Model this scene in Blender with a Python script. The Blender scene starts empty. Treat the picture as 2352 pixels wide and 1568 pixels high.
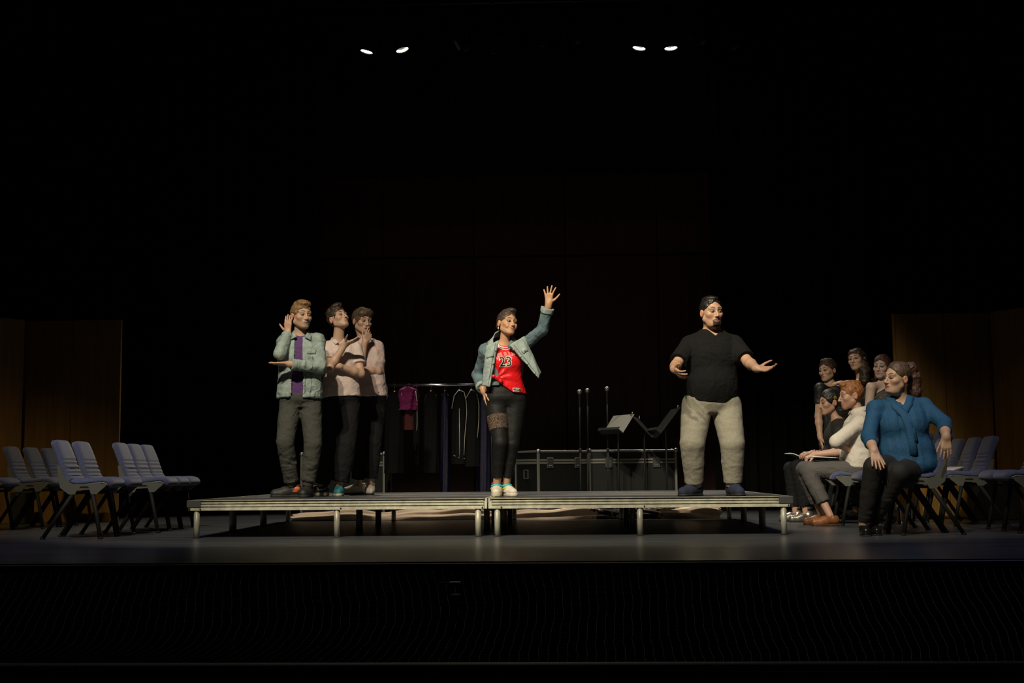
import bpy, bmesh, math, random
import numpy as np
from mathutils import Vector, Matrix
random.seed(4)
rng = np.random.RandomState(7)
scene = bpy.context.scene
C = scene.collection

# ------------------------------------------------------------------ camera
IMW, IMH, FPX = 2352.0, 1568.0, 3073.6
CAM = np.array([0.617, -10.816, 0.508])
_yaw, _pit, _rol = -0.03892, 0.09768, -0.00788
_f = np.array([math.sin(_yaw) * math.cos(_pit), math.cos(_yaw) * math.cos(_pit), math.sin(_pit)])
_r = np.array([math.cos(_yaw), -math.sin(_yaw), 0.0])
_u = np.cross(_r, _f)
CR = math.cos(_rol) * _r + math.sin(_rol) * _u
CU = -math.sin(_rol) * _r + math.cos(_rol) * _u
CF = _f
cam_d = bpy.data.cameras.new('camera')
cam_d.sensor_width = 36.0
cam_d.lens = 36.0 * FPX / IMW
cam_d.clip_end = 200
cam_o = bpy.data.objects.new('camera', cam_d)
C.objects.link(cam_o)
cam_o.matrix_world = Matrix(((CR[0], CU[0], -CF[0], CAM[0]), (CR[1], CU[1], -CF[1], CAM[1]), (CR[2], CU[2], -CF[2], CAM[2]), (0, 0, 0, 1)))
scene.camera = cam_o


def at(px, py, Y):
    """photo pixel seen at the world depth Y -> world point"""
    d = CF + CR * ((px - IMW / 2) / FPX) - CU * ((py - IMH / 2) / FPX)
    return CAM + d * ((Y - CAM[1]) / d[1])


def atz(px, Y, z):
    """point at depth Y and height z that shows in photo column px"""
    k = (px - IMW / 2) / FPX
    # (p-CAM).CR = k (p-CAM).CF
    n = CR - k * CF
    dy, dz = Y - CAM[1], z - CAM[2]
    return np.array([CAM[0] - (n[1] * dy + n[2] * dz) / n[0], Y, z])


# ------------------------------------------------------------------ world, lights, exposure
w = bpy.data.worlds.new('world')
scene.world = w
w.use_nodes = True
w.node_tree.nodes['Background'].inputs[0].default_value = (0.5, 0.62, 0.5, 1)
w.node_tree.nodes['Background'].inputs[1].default_value = 0.0009
scene.view_settings.view_transform = 'Standard'
scene.view_settings.look = 'None'
scene.view_settings.gamma = 1.0
scene.view_settings.exposure = 0.0
scene.view_settings.use_curve_mapping = False


def spot(name, loc, target, power, deg, blend, col, size):
    l = bpy.data.lights.new(name, 'SPOT')
    l.energy = power
    l.spot_size = math.radians(deg)
    l.spot_blend = blend
    l.color = col
    l.shadow_soft_size = size
    o = bpy.data.objects.new(name, l)
    C.objects.link(o)
    o.location = loc
    o.rotation_euler = (Vector(target) - Vector(loc)).to_track_quat('-Z', 'Y').to_euler()
    return o


WARM = (1.0, 0.88, 0.67)
# lights on the front-of-house bridge above the pit, aimed down at the acting area
spot('bridge_spot', (-2.5, -6.0, 6.9), (-1.7, .75, 1.0), 1800, 33, 0.45, WARM, 0.10)
spot('bridge_spot', (-1.9, -6.2, 6.9), (0.0, .55, 1.0), 1500, 33, 0.45, WARM, 0.10)
spot('bridge_spot', (-0.3, -6.2, 6.9), (1.3, .45, 1.0), 1500, 33, 0.45, WARM, 0.10)
spot('bridge_spot', (-0.7, -6.0, 6.9), (2.35, 2.6, 1.15), 1700, 21, 0.7, WARM, 0.10)
spot('bridge_spot', (0.9, -6.0, 6.9), (2.75, -0.1, 0.75), 850, 20, 0.6, WARM, 0.10)
# side washes on the chair rows and wood panels
spot('bridge_spot', (-4.6, -3.4, 6.4), (-5.4, 1.7, 0.0), 520, 36, 0.8, (1.0, 0.74, 0.34), 0.15)
spot('bridge_spot', (4.8, -3.4, 6.4), (4.6, 1.4, 0.0), 200, 36, 0.8, (1.0, 0.74, 0.34), 0.15)
spot('overhead_wash', (-4.4, -1.2, 6.8), (-4.6, -.9, 0.0), 210, 60, 0.9, (0.45, 0.52, 1.0), 0.2)
spot('overhead_wash', (4.6, -1.2, 6.8), (4.2, -.9, 0.0), 210, 60, 0.9, (0.45, 0.52, 1.0), 0.2)
spot('overhead_wash', (0.2, -2.0, 7.0), (0.2, -1.5, 0.0), 100, 74, 0.9, (1.0, 0.95, 0.85), 0.2)


# ------------------------------------------------------------------ materials
def mat(name, col, rough=0.6, metal=0.0, bump=0.0, bscale=60.0, var=0.0, vscale=8.0, spec=0.5, emit=None, estr=0.0, stretch=None, sheen=0.0, wr=0.0):
    m = bpy.data.materials.new(name)
    m.use_nodes = True
    nt = m.node_tree
    b = nt.nodes['Principled BSDF']
    b.inputs['Base Color'].default_value = (*col, 1)
    b.inputs['Roughness'].default_value = rough
    b.inputs['Metallic'].default_value = metal
    b.inputs['Specular IOR Level'].default_value = spec
    if sheen:
        b.inputs['Sheen Weight'].default_value = sheen
    if emit:
        b.inputs['Emission Color'].default_value = (*emit, 1)
        b.inputs['Emission Strength'].default_value = estr
    if bump or var or wr:
        tc = nt.nodes.new('ShaderNodeTexCoord')
        src = tc.outputs['Object']
        if stretch:
            mp = nt.nodes.new('ShaderNodeMapping')
            mp.inputs['Scale'].default_value = stretch
            nt.links.new(src, mp.inputs['Vector'])
            src = mp.outputs['Vector']
    if var:
        n = nt.nodes.new('ShaderNodeTexNoise')
        n.inputs['Scale'].default_value = vscale
        n.inputs['Detail'].default_value = 6
        nt.links.new(src, n.inputs['Vector'])
        r = nt.nodes.new('ShaderNodeValToRGB')
        r.color_ramp.elements[0].position = 0.3
        r.color_ramp.elements[1].position = 0.7
        r.color_ramp.elements[0].color = (*[c * (1 - var) for c in col], 1)
        r.color_ramp.elements[1].color = (*[min(1, c * (1 + var)) for c in col], 1)
        nt.links.new(n.outputs['Fac'], r.inputs['Fac'])
        nt.links.new(r.outputs['Color'], b.inputs['Base Color'])
    if bump:
        n2 = nt.nodes.new('ShaderNodeTexNoise')
        n2.inputs['Scale'].default_value = bscale
        n2.inputs['Detail'].default_value = 4
        nt.links.new(src, n2.inputs['Vector'])
        bp = nt.nodes.new('ShaderNodeBump')
        bp.inputs['Strength'].default_value = bump
        bp.inputs['Distance'].default_value = 0.004
        nt.links.new(n2.outputs['Fac'], bp.inputs['Height'])
        nt.links.new(bp.outputs['Normal'], b.inputs['Normal'])
    if wr:
        n3 = nt.nodes.new('ShaderNodeTexNoise')
        n3.inputs['Scale'].default_value = 7.0
        n3.inputs['Detail'].default_value = 3
        n3.inputs['Distortion'].default_value = 2.2
        nt.links.new(src, n3.inputs['Vector'])
        b3 = nt.nodes.new('ShaderNodeBump')
        b3.inputs['Strength'].default_value = wr
        b3.inputs['Distance'].default_value = 0.035
        nt.links.new(n3.outputs['Fac'], b3.inputs['Height'])
        if bump: nt.links.new(b3.outputs['Normal'], bp.inputs['Normal'])
        else: nt.links.new(b3.outputs['Normal'], b.inputs['Normal'])
    return m


def attr_mat(name, rough=0.5, spec=0.4, bump=0.0, bscale=200):
    m = mat(name, (1, 1, 1), rough, spec=spec, bump=bump, bscale=bscale)
    nt = m.node_tree
    a = nt.nodes.new('ShaderNodeVertexColor')
    a.layer_name = 'Col'
    nt.links.new(a.outputs['Color'], nt.nodes['Principled BSDF'].inputs['Base Color'])
    return m


def wood_mat(name, c1, c2, rough=0.45, scale=1.0):
    m = mat(name, c1, rough)
    nt = m.node_tree
    b = nt.nodes['Principled BSDF']
    tc = nt.nodes.new('ShaderNodeTexCoord')
    mp = nt.nodes.new('ShaderNodeMapping')
    mp.inputs['Scale'].default_value = (9 * scale, 9 * scale, 0.7 * scale)
    n = nt.nodes.new('ShaderNodeTexNoise')
    n.inputs['Scale'].default_value = 2.0
    n.inputs['Detail'].default_value = 8
    n.inputs['Distortion'].default_value = 0.6
    r = nt.nodes.new('ShaderNodeValToRGB')
    r.color_ramp.elements[0].position = 0.3
    r.color_ramp.elements[1].position = 0.75
    r.color_ramp.elements[0].color = (*c1, 1)
    r.color_ramp.elements[1].color = (*c2, 1)
    nt.links.new(tc.outputs['Object'], mp.inputs['Vector'])
    nt.links.new(mp.outputs['Vector'], n.inputs['Vector'])
    nt.links.new(n.outputs['Fac'], r.inputs['Fac'])
    nt.links.new(r.outputs['Color'], b.inputs['Base Color'])
    return m


# ------------------------------------------------------------------ object helpers
def link(o, parent=None):
    C.objects.link(o)
    if parent is not None:
        o.parent = parent
    return o


def tag(o, label=None, cat=None, group=None, kind=None):
    if label: o['label'] = label
    if cat: o['category'] = cat
    if group: o['group'] = group
    if kind: o['kind'] = kind
    return o


def thing(name, loc, label, cat, group=None, rz=0.0):
    o = bpy.data.objects.new(name, None)
    o.empty_display_size = 0.1
    C.objects.link(o)
    o.location = loc
    o.rotation_euler = (0, 0, rz)
    return tag(o, label, cat, group)


class MB:
    """collects shapes into one mesh"""
    def __init__(self):
        self.v, self.f = [], []

    def raw(self, v, f):
        n = len(self.v)
        self.v += [tuple(map(float, p)) for p in v]
        self.f += [tuple(i + n for i in q) for q in f]
        return self

    def box(self, c, s, R=None):
        c = np.array(c, float); s = np.array(s, float) / 2
        v = [np.array([sx, sy, sz]) * s for sx in (-1, 1) for sy in (-1, 1) for sz in (-1, 1)]
        if R is not None: v = [R @ p for p in v]
        return self.raw([c + p for p in v], [(0, 1, 3, 2), (4, 6, 7, 5), (0, 4, 5, 1), (2, 3, 7, 6), (0, 2, 6, 4), (1, 5, 7, 3)])

    def bbox(self, c, s, b=0.005, R=None):
        """box with chamfered edges"""
        c = np.array(c, float); h = np.array(s, float) / 2
        b = min(b, h.min() * 0.49)
        vs, idx = [], {}
        for sx in (-1, 1):
            for sy in (-1, 1):
                for sz in (-1, 1):
                    for ax in range(3):
                        p = np.array([sx, sy, sz]) * (h - b)
                        p[ax] += (sx, sy, sz)[ax] * b
                        idx[(sx, sy, sz, ax)] = len(vs)
                        vs.append(p)
        f = []
        for ax in range(3):
            o1, o2 = [(1, 2), (0, 2), (0, 1)][ax]
            for s in (-1, 1):
                q = []
                for a, d in ((-1, -1), (1, -1), (1, 1), (-1, 1)):
                    k = [0, 0, 0]; k[ax] = s; k[o1] = a; k[o2] = d
                    q.append(idx[(*k, ax)])
                f.append(tuple(q))
        for ax in range(3):
            o1, o2 = [(1, 2), (0, 2), (0, 1)][ax]
            for a in (-1, 1):
                for d in (-1, 1):
                    k = [0, 0, 0]; k[o1] = a; k[o2] = d
                    k0 = list(k); k0[ax] = -1; k1 = list(k); k1[ax] = 1
                    f.append((idx[(*k0, o1)], idx[(*k1, o1)], idx[(*k1, o2)], idx[(*k0, o2)]))
        for sx in (-1, 1):
            for sy in (-1, 1):
                for sz in (-1, 1):
                    f.append(tuple(idx[(sx, sy, sz, a)] for a in range(3)))
        if R is not None: vs = [R @ p for p in vs]
        return self.raw([c + p for p in vs], f)

    def tube(self, pts, r, n=10, caps=True):
        pts = [np.array(p, float) for p in pts]
        rs = r if isinstance(r, (list, tuple)) else [r] * len(pts)
        rings = []
        up = None
        for i, p in enumerate(pts):
            d = pts[min(i + 1, len(pts) - 1)] - pts[max(i - 1, 0)]
            d = d / (np.linalg.norm(d) + 1e-9)
            if up is None:
                up = np.array([0, 0, 1.0]) if abs(d[2]) < 0.9 else np.array([1.0, 0, 0])
            a = np.cross(d, up); a /= np.linalg.norm(a) + 1e-9
            up = np.cross(a, d)
            rings.append([p + rs[i] * (math.cos(t) * a + math.sin(t) * up) for t in np.linspace(0, 2 * math.pi, n, endpoint=False)])
        v = [q for rg in rings for q in rg]
        f = []
        for i in range(len(pts) - 1):
            for j in range(n):
                k = (j + 1) % n
                f.append((i * n + j, i * n + k, (i + 1) * n + k, (i + 1) * n + j))
        if caps:
            f.append(tuple(range(n))[::-1])
            f.append(tuple((len(pts) - 1) * n + j for j in range(n)))
        return self.raw(v, f)

    def lathe(self, o, ax, prof, n=24, caps=True):
        """prof: (radius, distance along ax)"""
        o = np.array(o, float); ax = np.array(ax, float); ax = ax / np.linalg.norm(ax)
        a = np.cross(ax, (0, 0, 1.0) if abs(ax[2]) < .9 else (1.0, 0, 0)); a /= np.linalg.norm(a); b = np.cross(ax, a)
        ts = np.linspace(0, 2 * math.pi, n, endpoint=False)
        v = [o + ax * z + r * (math.cos(t) * a + math.sin(t) * b) for r, z in prof for t in ts]
        m = len(prof)
        f = [(i * n + j, i * n + (j + 1) % n, (i + 1) * n + (j + 1) % n, (i + 1) * n + j) for i in range(m - 1) for j in range(n)]
        if caps: f += [tuple(range(n))[::-1], tuple((m - 1) * n + j for j in range(n))]
        return self.raw(v, f)

    def sphere(self, c, r, nu=14, nv=9, R=None):
        c = np.array(c, float); r = np.array(r if hasattr(r, '__len__') else (r, r, r), float)
        v = []
        for i in range(nv + 1):
            th = math.pi * i / nv
            for j in range(nu):
                ph = 2 * math.pi * j / nu
                p = np.array([math.sin(th) * math.cos(ph), math.sin(th) * math.sin(ph), math.cos(th)]) * r
                v.append(c + (R @ p if R is not None else p))
        f = [(i * nu + j, i * nu + (j + 1) % nu, (i + 1) * nu + (j + 1) % nu, (i + 1) * nu + j)[::-1] for i in range(nv) for j in range(nu)]
        return self.raw(v, f)

    def prism(self, poly, axis_o, ax, ay, az, t):
        """polygon (2d) extruded: point = o + x*ax + y*ay +- az*t/2"""
        o = np.array(axis_o, float); ax, ay, az = (np.array(q, float) for q in (ax, ay, az))
        n = len(poly)
        v = [o + x * ax + y * ay - az * t / 2 for x, y in poly] + [o + x * ax + y * ay + az * t / 2 for x, y in poly]
        f = [tuple(range(n))[::-1], tuple(range(n, 2 * n))] + [(i, (i + 1) % n, n + (i + 1) % n, n + i) for i in range(n)]
        return self.raw(v, f)

    def sheet(self, grid, t=0.0):
        """grid[i][j] of points -> surface, doubled with thickness t along its normals"""
        g = np.array(grid, float)
        ni, nj = g.shape[:2]
        du = np.gradient(g, axis=0); dv = np.gradient(g, axis=1)
        nn = np.cross(du, dv); nn /= np.linalg.norm(nn, axis=2, keepdims=True) + 1e-9
        top = (g + nn * t / 2).reshape(-1, 3)
        f = [(i * nj + j, (i + 1) * nj + j, (i + 1) * nj + j + 1, i * nj + j + 1) for i in range(ni - 1) for j in range(nj - 1)]
        if t == 0:
            return self.raw(top, f)
        bot = (g - nn * t / 2).reshape(-1, 3)
        N = ni * nj
        f2 = [tuple(N + k for k in q[::-1]) for q in f]
        rim = [i * nj for i in range(ni)] + [(ni - 1) * nj + j for j in range(1, nj)] + [i * nj + nj - 1 for i in range(ni - 2, -1, -1)] + [j for j in range(nj - 2, 0, -1)]
        f3 = [(rim[k], rim[(k + 1) % len(rim)], N + rim[(k + 1) % len(rim)], N + rim[k])[::-1] for k in range(len(rim))]
        return self.raw(np.concatenate([top, bot]), f + f2 + f3)

    def build(self, name, m, parent=None, smooth=False, loc=None, fix=True):
        me = bpy.data.meshes.new(name)
        v = np.array(self.v)
        if loc is not None: v = v - np.array(loc)
        me.from_pydata([tuple(p) for p in v], [], self.f)
        if fix:
            bm = bmesh.new(); bm.from_mesh(me)
            bmesh.ops.remove_doubles(bm, verts=bm.verts, dist=1e-6)
            bmesh.ops.recalc_face_normals(bm, faces=bm.faces)
            bm.to_mesh(me); bm.free()
        if smooth:
            me.polygons.foreach_set('use_smooth', [True] * len(me.polygons))
        me.materials.append(m)
        o = bpy.data.objects.new(name, me)
        link(o, parent)
        if loc is not None and parent is None: o.location = loc
        return o


def copy_tree(o, parent=None):
    c = o.copy()
    C.objects.link(c)
    c.parent = parent
    for ch in list(o.children):
        copy_tree(ch, c)
    return c


# ------------------------------------------------------------------ smooth solids on a grid (bodies, clothes, hair)
def nrm(v):
    v = np.array(v, float)
    return v / (np.linalg.norm(v) + 1e-12)


def smin(a, b, k):
    if k <= 0: return np.minimum(a, b)
    h = np.maximum(k - np.abs(a - b), 0) / k
    return np.minimum(a, b) - h * h * k * 0.25


def smax(a, b, k):
    return -smin(-a, -b, k)


def cone(a, b, ra, rb, cut_a=False, cut_b=False):
    a = np.array(a, np.float32); b = np.array(b, np.float32)
    ab = b - a; L2 = float(ab @ ab) + 1e-12; L = math.sqrt(L2); n = ab / L

    def fn(P):
        q = P - a
        t = np.clip((q @ ab) / L2, 0, 1)
        d = np.sqrt(((q - t[:, None] * ab) ** 2).sum(1)) - (ra + (rb - ra) * t)
        if cut_b: d = np.maximum(d, q @ n - L)
        if cut_a: d = np.maximum(d, -(q @ n))
        return d
    r = max(ra, rb)
    return fn, np.minimum(a, b) - r, np.maximum(a, b) + r


def ell(c, r, R=None):
    c = np.array(c, np.float32); r = np.array(r, np.float32)
    Rm = None if R is None else np.array(R, np.float32)

    def fn(P):
        q = P - c
        if Rm is not None: q = q @ Rm
        k0 = np.sqrt(((q / r) ** 2).sum(1)); k1 = np.sqrt(((q / (r * r)) ** 2).sum(1)) + 1e-9
        return k0 * (k0 - 1) / k1
    m = float(r.max())
    if Rm is None: return fn, c - r, c + r
    return fn, c - m, c + m


def rbox(c, h, rr, R=None):
    c = np.array(c, np.float32); h = np.array(h, np.float32) - rr
    Rm = None if R is None else np.array(R, np.float32)

    def fn(P):
        q = P - c
        if Rm is not None: q = q @ Rm
        q = np.abs(q) - h
        return np.sqrt((np.maximum(q, 0) ** 2).sum(1)) + np.minimum(q.max(1), 0) - rr
    m = float(np.linalg.norm(h + rr))
    return fn, c - m, c + m


def plane(p, n):
    p = np.array(p, np.float32); n = np.array(nrm(n), np.float32)
    return (lambda P: (P - p) @ n)


def loft(o, R, L, T, A, B, CY, t0, t1, tw0=0.0, tw1=0.0, pw=2.3, CX=None):
    """stack of superellipses along R's up axis; t in units of L"""
    o = np.array(o, np.float32); Rm = np.array(R, np.float32)

    def fn(P):
        q = (P - o) @ Rm
        z = q[:, 2]; t = z / L
        tt = np.clip(t, t0, t1)
        a = np.interp(tt, T, A).astype(np.float32); b = np.interp(tt, T, B).astype(np.float32); cy = np.interp(tt, T, CY).astype(np.float32)
        x, y = q[:, 0], q[:, 1]
        if tw0 or tw1:
            an = tw0 + (tw1 - tw0) * np.clip(t, 0, 1)
            cs, sn = np.cos(an), np.sin(an)
            x, y = cs * x + sn * y, -sn * x + cs * y
        if CX is not None: x = x - np.interp(tt, T, CX).astype(np.float32)
        y = y - cy
        k = (np.abs(x / a) ** pw + np.abs(y / b) ** pw) ** (1 / pw)
        d = (k - 1) * np.minimum(a, b)
        return np.maximum(d, np.maximum(t0 * L - z, z - t1 * L))
    m = max(max(A), max(B)) + 0.03
    p0 = o + Rm[:, 2] * t0 * L; p1 = o + Rm[:, 2] * t1 * L
    return fn, np.minimum(p0, p1) - m, np.maximum(p0, p1) + m


def vnoise(P, f, seed=0):
    q = P * f + 37.1 * (seed + 1)
    i = np.floor(q).astype(np.int64); u = (q - i).astype(np.float32); u = u * u * (3 - 2 * u)
    out = np.zeros(len(P), np.float32)
    for dx in (0, 1):
        for dy in (0, 1):
            for dz in (0, 1):
                h = (i[:, 0] + dx) * 374761393 + (i[:, 1] + dy) * 668265263 + (i[:, 2] + dz) * 2147483647 + seed * 144665
                h = (h ^ (h >> 13)) * 1274126177
                h = ((h ^ (h >> 16)) & 0xffff).astype(np.float32) / 32768.0 - 1
                out += h * (u[:, 0] if dx else 1 - u[:, 0]) * (u[:, 1] if dy else 1 - u[:, 1]) * (u[:, 2] if dz else 1 - u[:, 2])
    return out


class Field:
    def __init__(self): self.ops = []

    def add(self, prim, k=0.012):
        self.ops.append(('a', prim[0], prim[1], prim[2], k)); return self

    def sub(self, prim, k=0.004):
        self.ops.append(('s', prim[0], prim[1], prim[2], k)); return self

    def cut(self, fn, k=0.0):
        self.ops.append(('i', fn, None, None, k)); return self

    def disp(self, fn):
        self.ops.append(('d', fn, None, None, 0)); return self

    def extend(self, other):
        self.ops += other.ops; return self

    def bounds(self):
        lo = np.min([o[2] for o in self.ops if o[0] == 'a'], 0); hi = np.max([o[3] for o in self.ops if o[0] == 'a'], 0)
        return lo, hi

    def at(self, P):
        P = np.asarray(P, np.float32)
        g = np.full(len(P), 0.08, np.float32)
        for kd, fn, lo, hi, k in self.ops:
            if kd == 'a': g = smin(g, fn(P), k)
            elif kd == 's': g = smax(g, -fn(P), k)
            elif kd == 'i': g = smax(g, fn(P), k)
            else: g = g + fn(P)
        return g

    def grid(self, h, lo=None, hi=None):
        blo, bhi = self.bounds()
        lo = blo - 3 * h - 0.012 if lo is None else np.array(lo); hi = bhi + 3 * h + 0.012 if hi is None else np.array(hi)
        n = np.ceil((hi - lo) / h).astype(int) + 1
        ax = [(lo[i] + h * np.arange(n[i])).astype(np.float32) for i in range(3)]
        G = np.full(n, 0.08, np.float32)
        for kd, fn, l, u, k in self.ops:
            if kd in 'as':
                m = k + 3 * h + 0.012
                i0 = np.clip(np.floor((l - m - lo) / h).astype(int), 0, n); i1 = np.clip(np.ceil((u + m - lo) / h).astype(int) + 1, 0, n)
                if (i1 <= i0).any(): continue
                X, Y, Z = np.meshgrid(ax[0][i0[0]:i1[0]], ax[1][i0[1]:i1[1]], ax[2][i0[2]:i1[2]], indexing='ij')
                P = np.stack([X.ravel(), Y.ravel(), Z.ravel()], 1)
                d = fn(P).astype(np.float32).reshape(X.shape)
                sl = tuple(slice(a, b) for a, b in zip(i0, i1))
                G[sl] = smin(G[sl], d, k) if kd == 'a' else smax(G[sl], -d, k)
            else:
                idx = np.nonzero(np.abs(G) < 0.05 if kd == 'd' else G < 0.05)
                P = np.stack([ax[j][idx[j]] for j in range(3)], 1)
                G[idx] = smax(G[idx], fn(P).astype(np.float32), k) if kd == 'i' else G[idx] + fn(P).astype(np.float32)
        return G, lo

    def mesh(self, h, lo=None, hi=None):
        G, o = self.grid(h, lo, hi)
        return surface_nets(G, o, h)


def surface_nets(G, org, h):
    s = G < 0
    n = np.array(G.shape)
    cs = [s[dx:n[0] - 1 + dx, dy:n[1] - 1 + dy, dz:n[2] - 1 + dz] for dx in (0, 1) for dy in (0, 1) for dz in (0, 1)]
    an = cs[0].copy(); al = cs[0].copy()
    for c in cs[1:]:
        an |= c; al &= c
    act = an & ~al
    I = np.argwhere(act)
    if len(I) == 0: return np.zeros((0, 3)), np.zeros((0, 4), int)
    vid = np.full(act.shape, -1, np.int32)
    vid[act] = np.arange(len(I))
    cor = [(dx, dy, dz) for dx in (0, 1) for dy in (0, 1) for dz in (0, 1)]
    val = [G[I[:, 0] + c[0], I[:, 1] + c[1], I[:, 2] + c[2]] for c in cor]
    acc = np.zeros((len(I), 3), np.float32); cnt = np.zeros(len(I), np.float32)
    for a in range(8):
        for b in range(a + 1, 8):
            if sum(x != y for x, y in zip(cor[a], cor[b])) != 1: continue
            m = (val[a] < 0) != (val[b] < 0)
            va, vb = val[a][m], val[b][m]
            t = (va / (va - vb))[:, None]
            acc[m] += np.array(cor[a], np.float32) * (1 - t) + np.array(cor[b], np.float32) * t
            cnt[m] += 1
    V = (I + acc / cnt[:, None]) * h + org
    F = []
    for axis in range(3):
        sl0 = [slice(None)] * 3; sl1 = [slice(None)] * 3
        sl0[axis] = slice(0, -1); sl1[axis] = slice(1, None)
        a, b = s[tuple(sl0)], s[tuple(sl1)]
        E = np.argwhere(a != b)
        o1, o2 = (axis + 1) % 3, (axis + 2) % 3
        ok = (E[:, o1] > 0) & (E[:, o2] > 0) & (E[:, o1] < n[o1] - 1) & (E[:, o2] < n[o2] - 1)
        E = E[ok]
        flip = a[tuple(E.T)]
        def g(d1, d2):
            q = E.copy(); q[:, o1] += d1; q[:, o2] += d2
            return vid[tuple(q.T)]
        q = np.stack([g(-1, -1), g(0, -1), g(0, 0), g(-1, 0)], 1)
        q[~flip] = q[~flip][:, ::-1]
        F.append(q)
    F = np.concatenate(F)
    return V.astype(np.float64), F[(F >= 0).all(1)]


def fast_obj(name, V, F, m, parent=None, origin=(0, 0, 0), col=None, smooth=True):
    me = bpy.data.meshes.new(name)
    V = (np.asarray(V) - np.array(origin)).astype(np.float32)
    me.vertices.add(len(V)); me.vertices.foreach_set('co', V.ravel())
    me.loops.add(F.size); me.loops.foreach_set('vertex_index', F.ravel().astype(np.int32))
    me.polygons.add(len(F)); me.polygons.foreach_set('loop_start', (np.arange(len(F)) * F.shape[1]).astype(np.int32))
    me.update(calc_edges=True)
    me.validate()
    if smooth: me.polygons.foreach_set('use_smooth', np.ones(len(me.polygons), bool))
    if col is not None:
        a = me.color_attributes.new('Col', 'FLOAT_COLOR', 'POINT')
        a.data.foreach_set('color', np.concatenate([col, np.ones((len(col), 1))], 1).astype(np.float32).ravel())
    me.materials.append(m)
    o = bpy.data.objects.new(name, me)
    return link(o, parent)


def join_patches(patches):
    """patches: list of (V,F,lo,hi) coarse first; coarse faces inside a finer box are dropped"""
    V0, F0 = patches[0][0], patches[0][1]
    for pt in patches[1:]:
        lo, hi = pt[2], pt[3]
        ins = ((V0 > lo + 0.014) & (V0 < hi - 0.014)).all(1)
        if len(pt) > 4 and ins.any():
            q = V0[ins].astype(np.float32)
            ins[ins] = np.minimum(pt[4][0](q), pt[4][1](q)) < 0
        F0 = F0[~ins[F0].all(1)]
    used = np.unique(F0); remap = np.full(len(V0), -1); remap[used] = np.arange(len(used))
    Vs, Fs, n = [V0[used]], [remap[F0]], len(used)
    for V, F in [q[:2] for q in patches[1:]]:
        Vs.append(V); Fs.append(F + n); n += len(V)
    return np.concatenate(Vs), np.concatenate(Fs)


def Rz(a): return np.array([[math.cos(a), -math.sin(a), 0], [math.sin(a), math.cos(a), 0], [0, 0, 1.0]])
def Rx(a): return np.array([[1.0, 0, 0], [0, math.cos(a), -math.sin(a)], [0, math.sin(a), math.cos(a)]])
def Ry(a): return np.array([[math.cos(a), 0, math.sin(a)], [0, 1.0, 0], [-math.sin(a), 0, math.cos(a)]])


def face_R(yaw, pitch=0, roll=0):
    """columns: person's left, back, up; yaw 0 looks at -Y, +yaw turns to +X, +pitch looks up, +roll tips the crown to +X"""
    y, p, r = (math.radians(q) for q in (yaw, pitch, roll))
    return Rz(y) @ Rx(-p) @ Ry(r)


# ------------------------------------------------------------------ people: library
def L_e(q, c, r):
    r = np.array(r, np.float32); d = (q - np.array(c, np.float32))
    k0 = np.sqrt(((d / r) ** 2).sum(1)); k1 = np.sqrt(((d / (r * r)) ** 2).sum(1)) + 1e-9
    return k0 * (k0 - 1) / k1


def L_c(q, a, b, ra, rb):
    return cone(a, b, ra, rb)[0](q)


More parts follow.
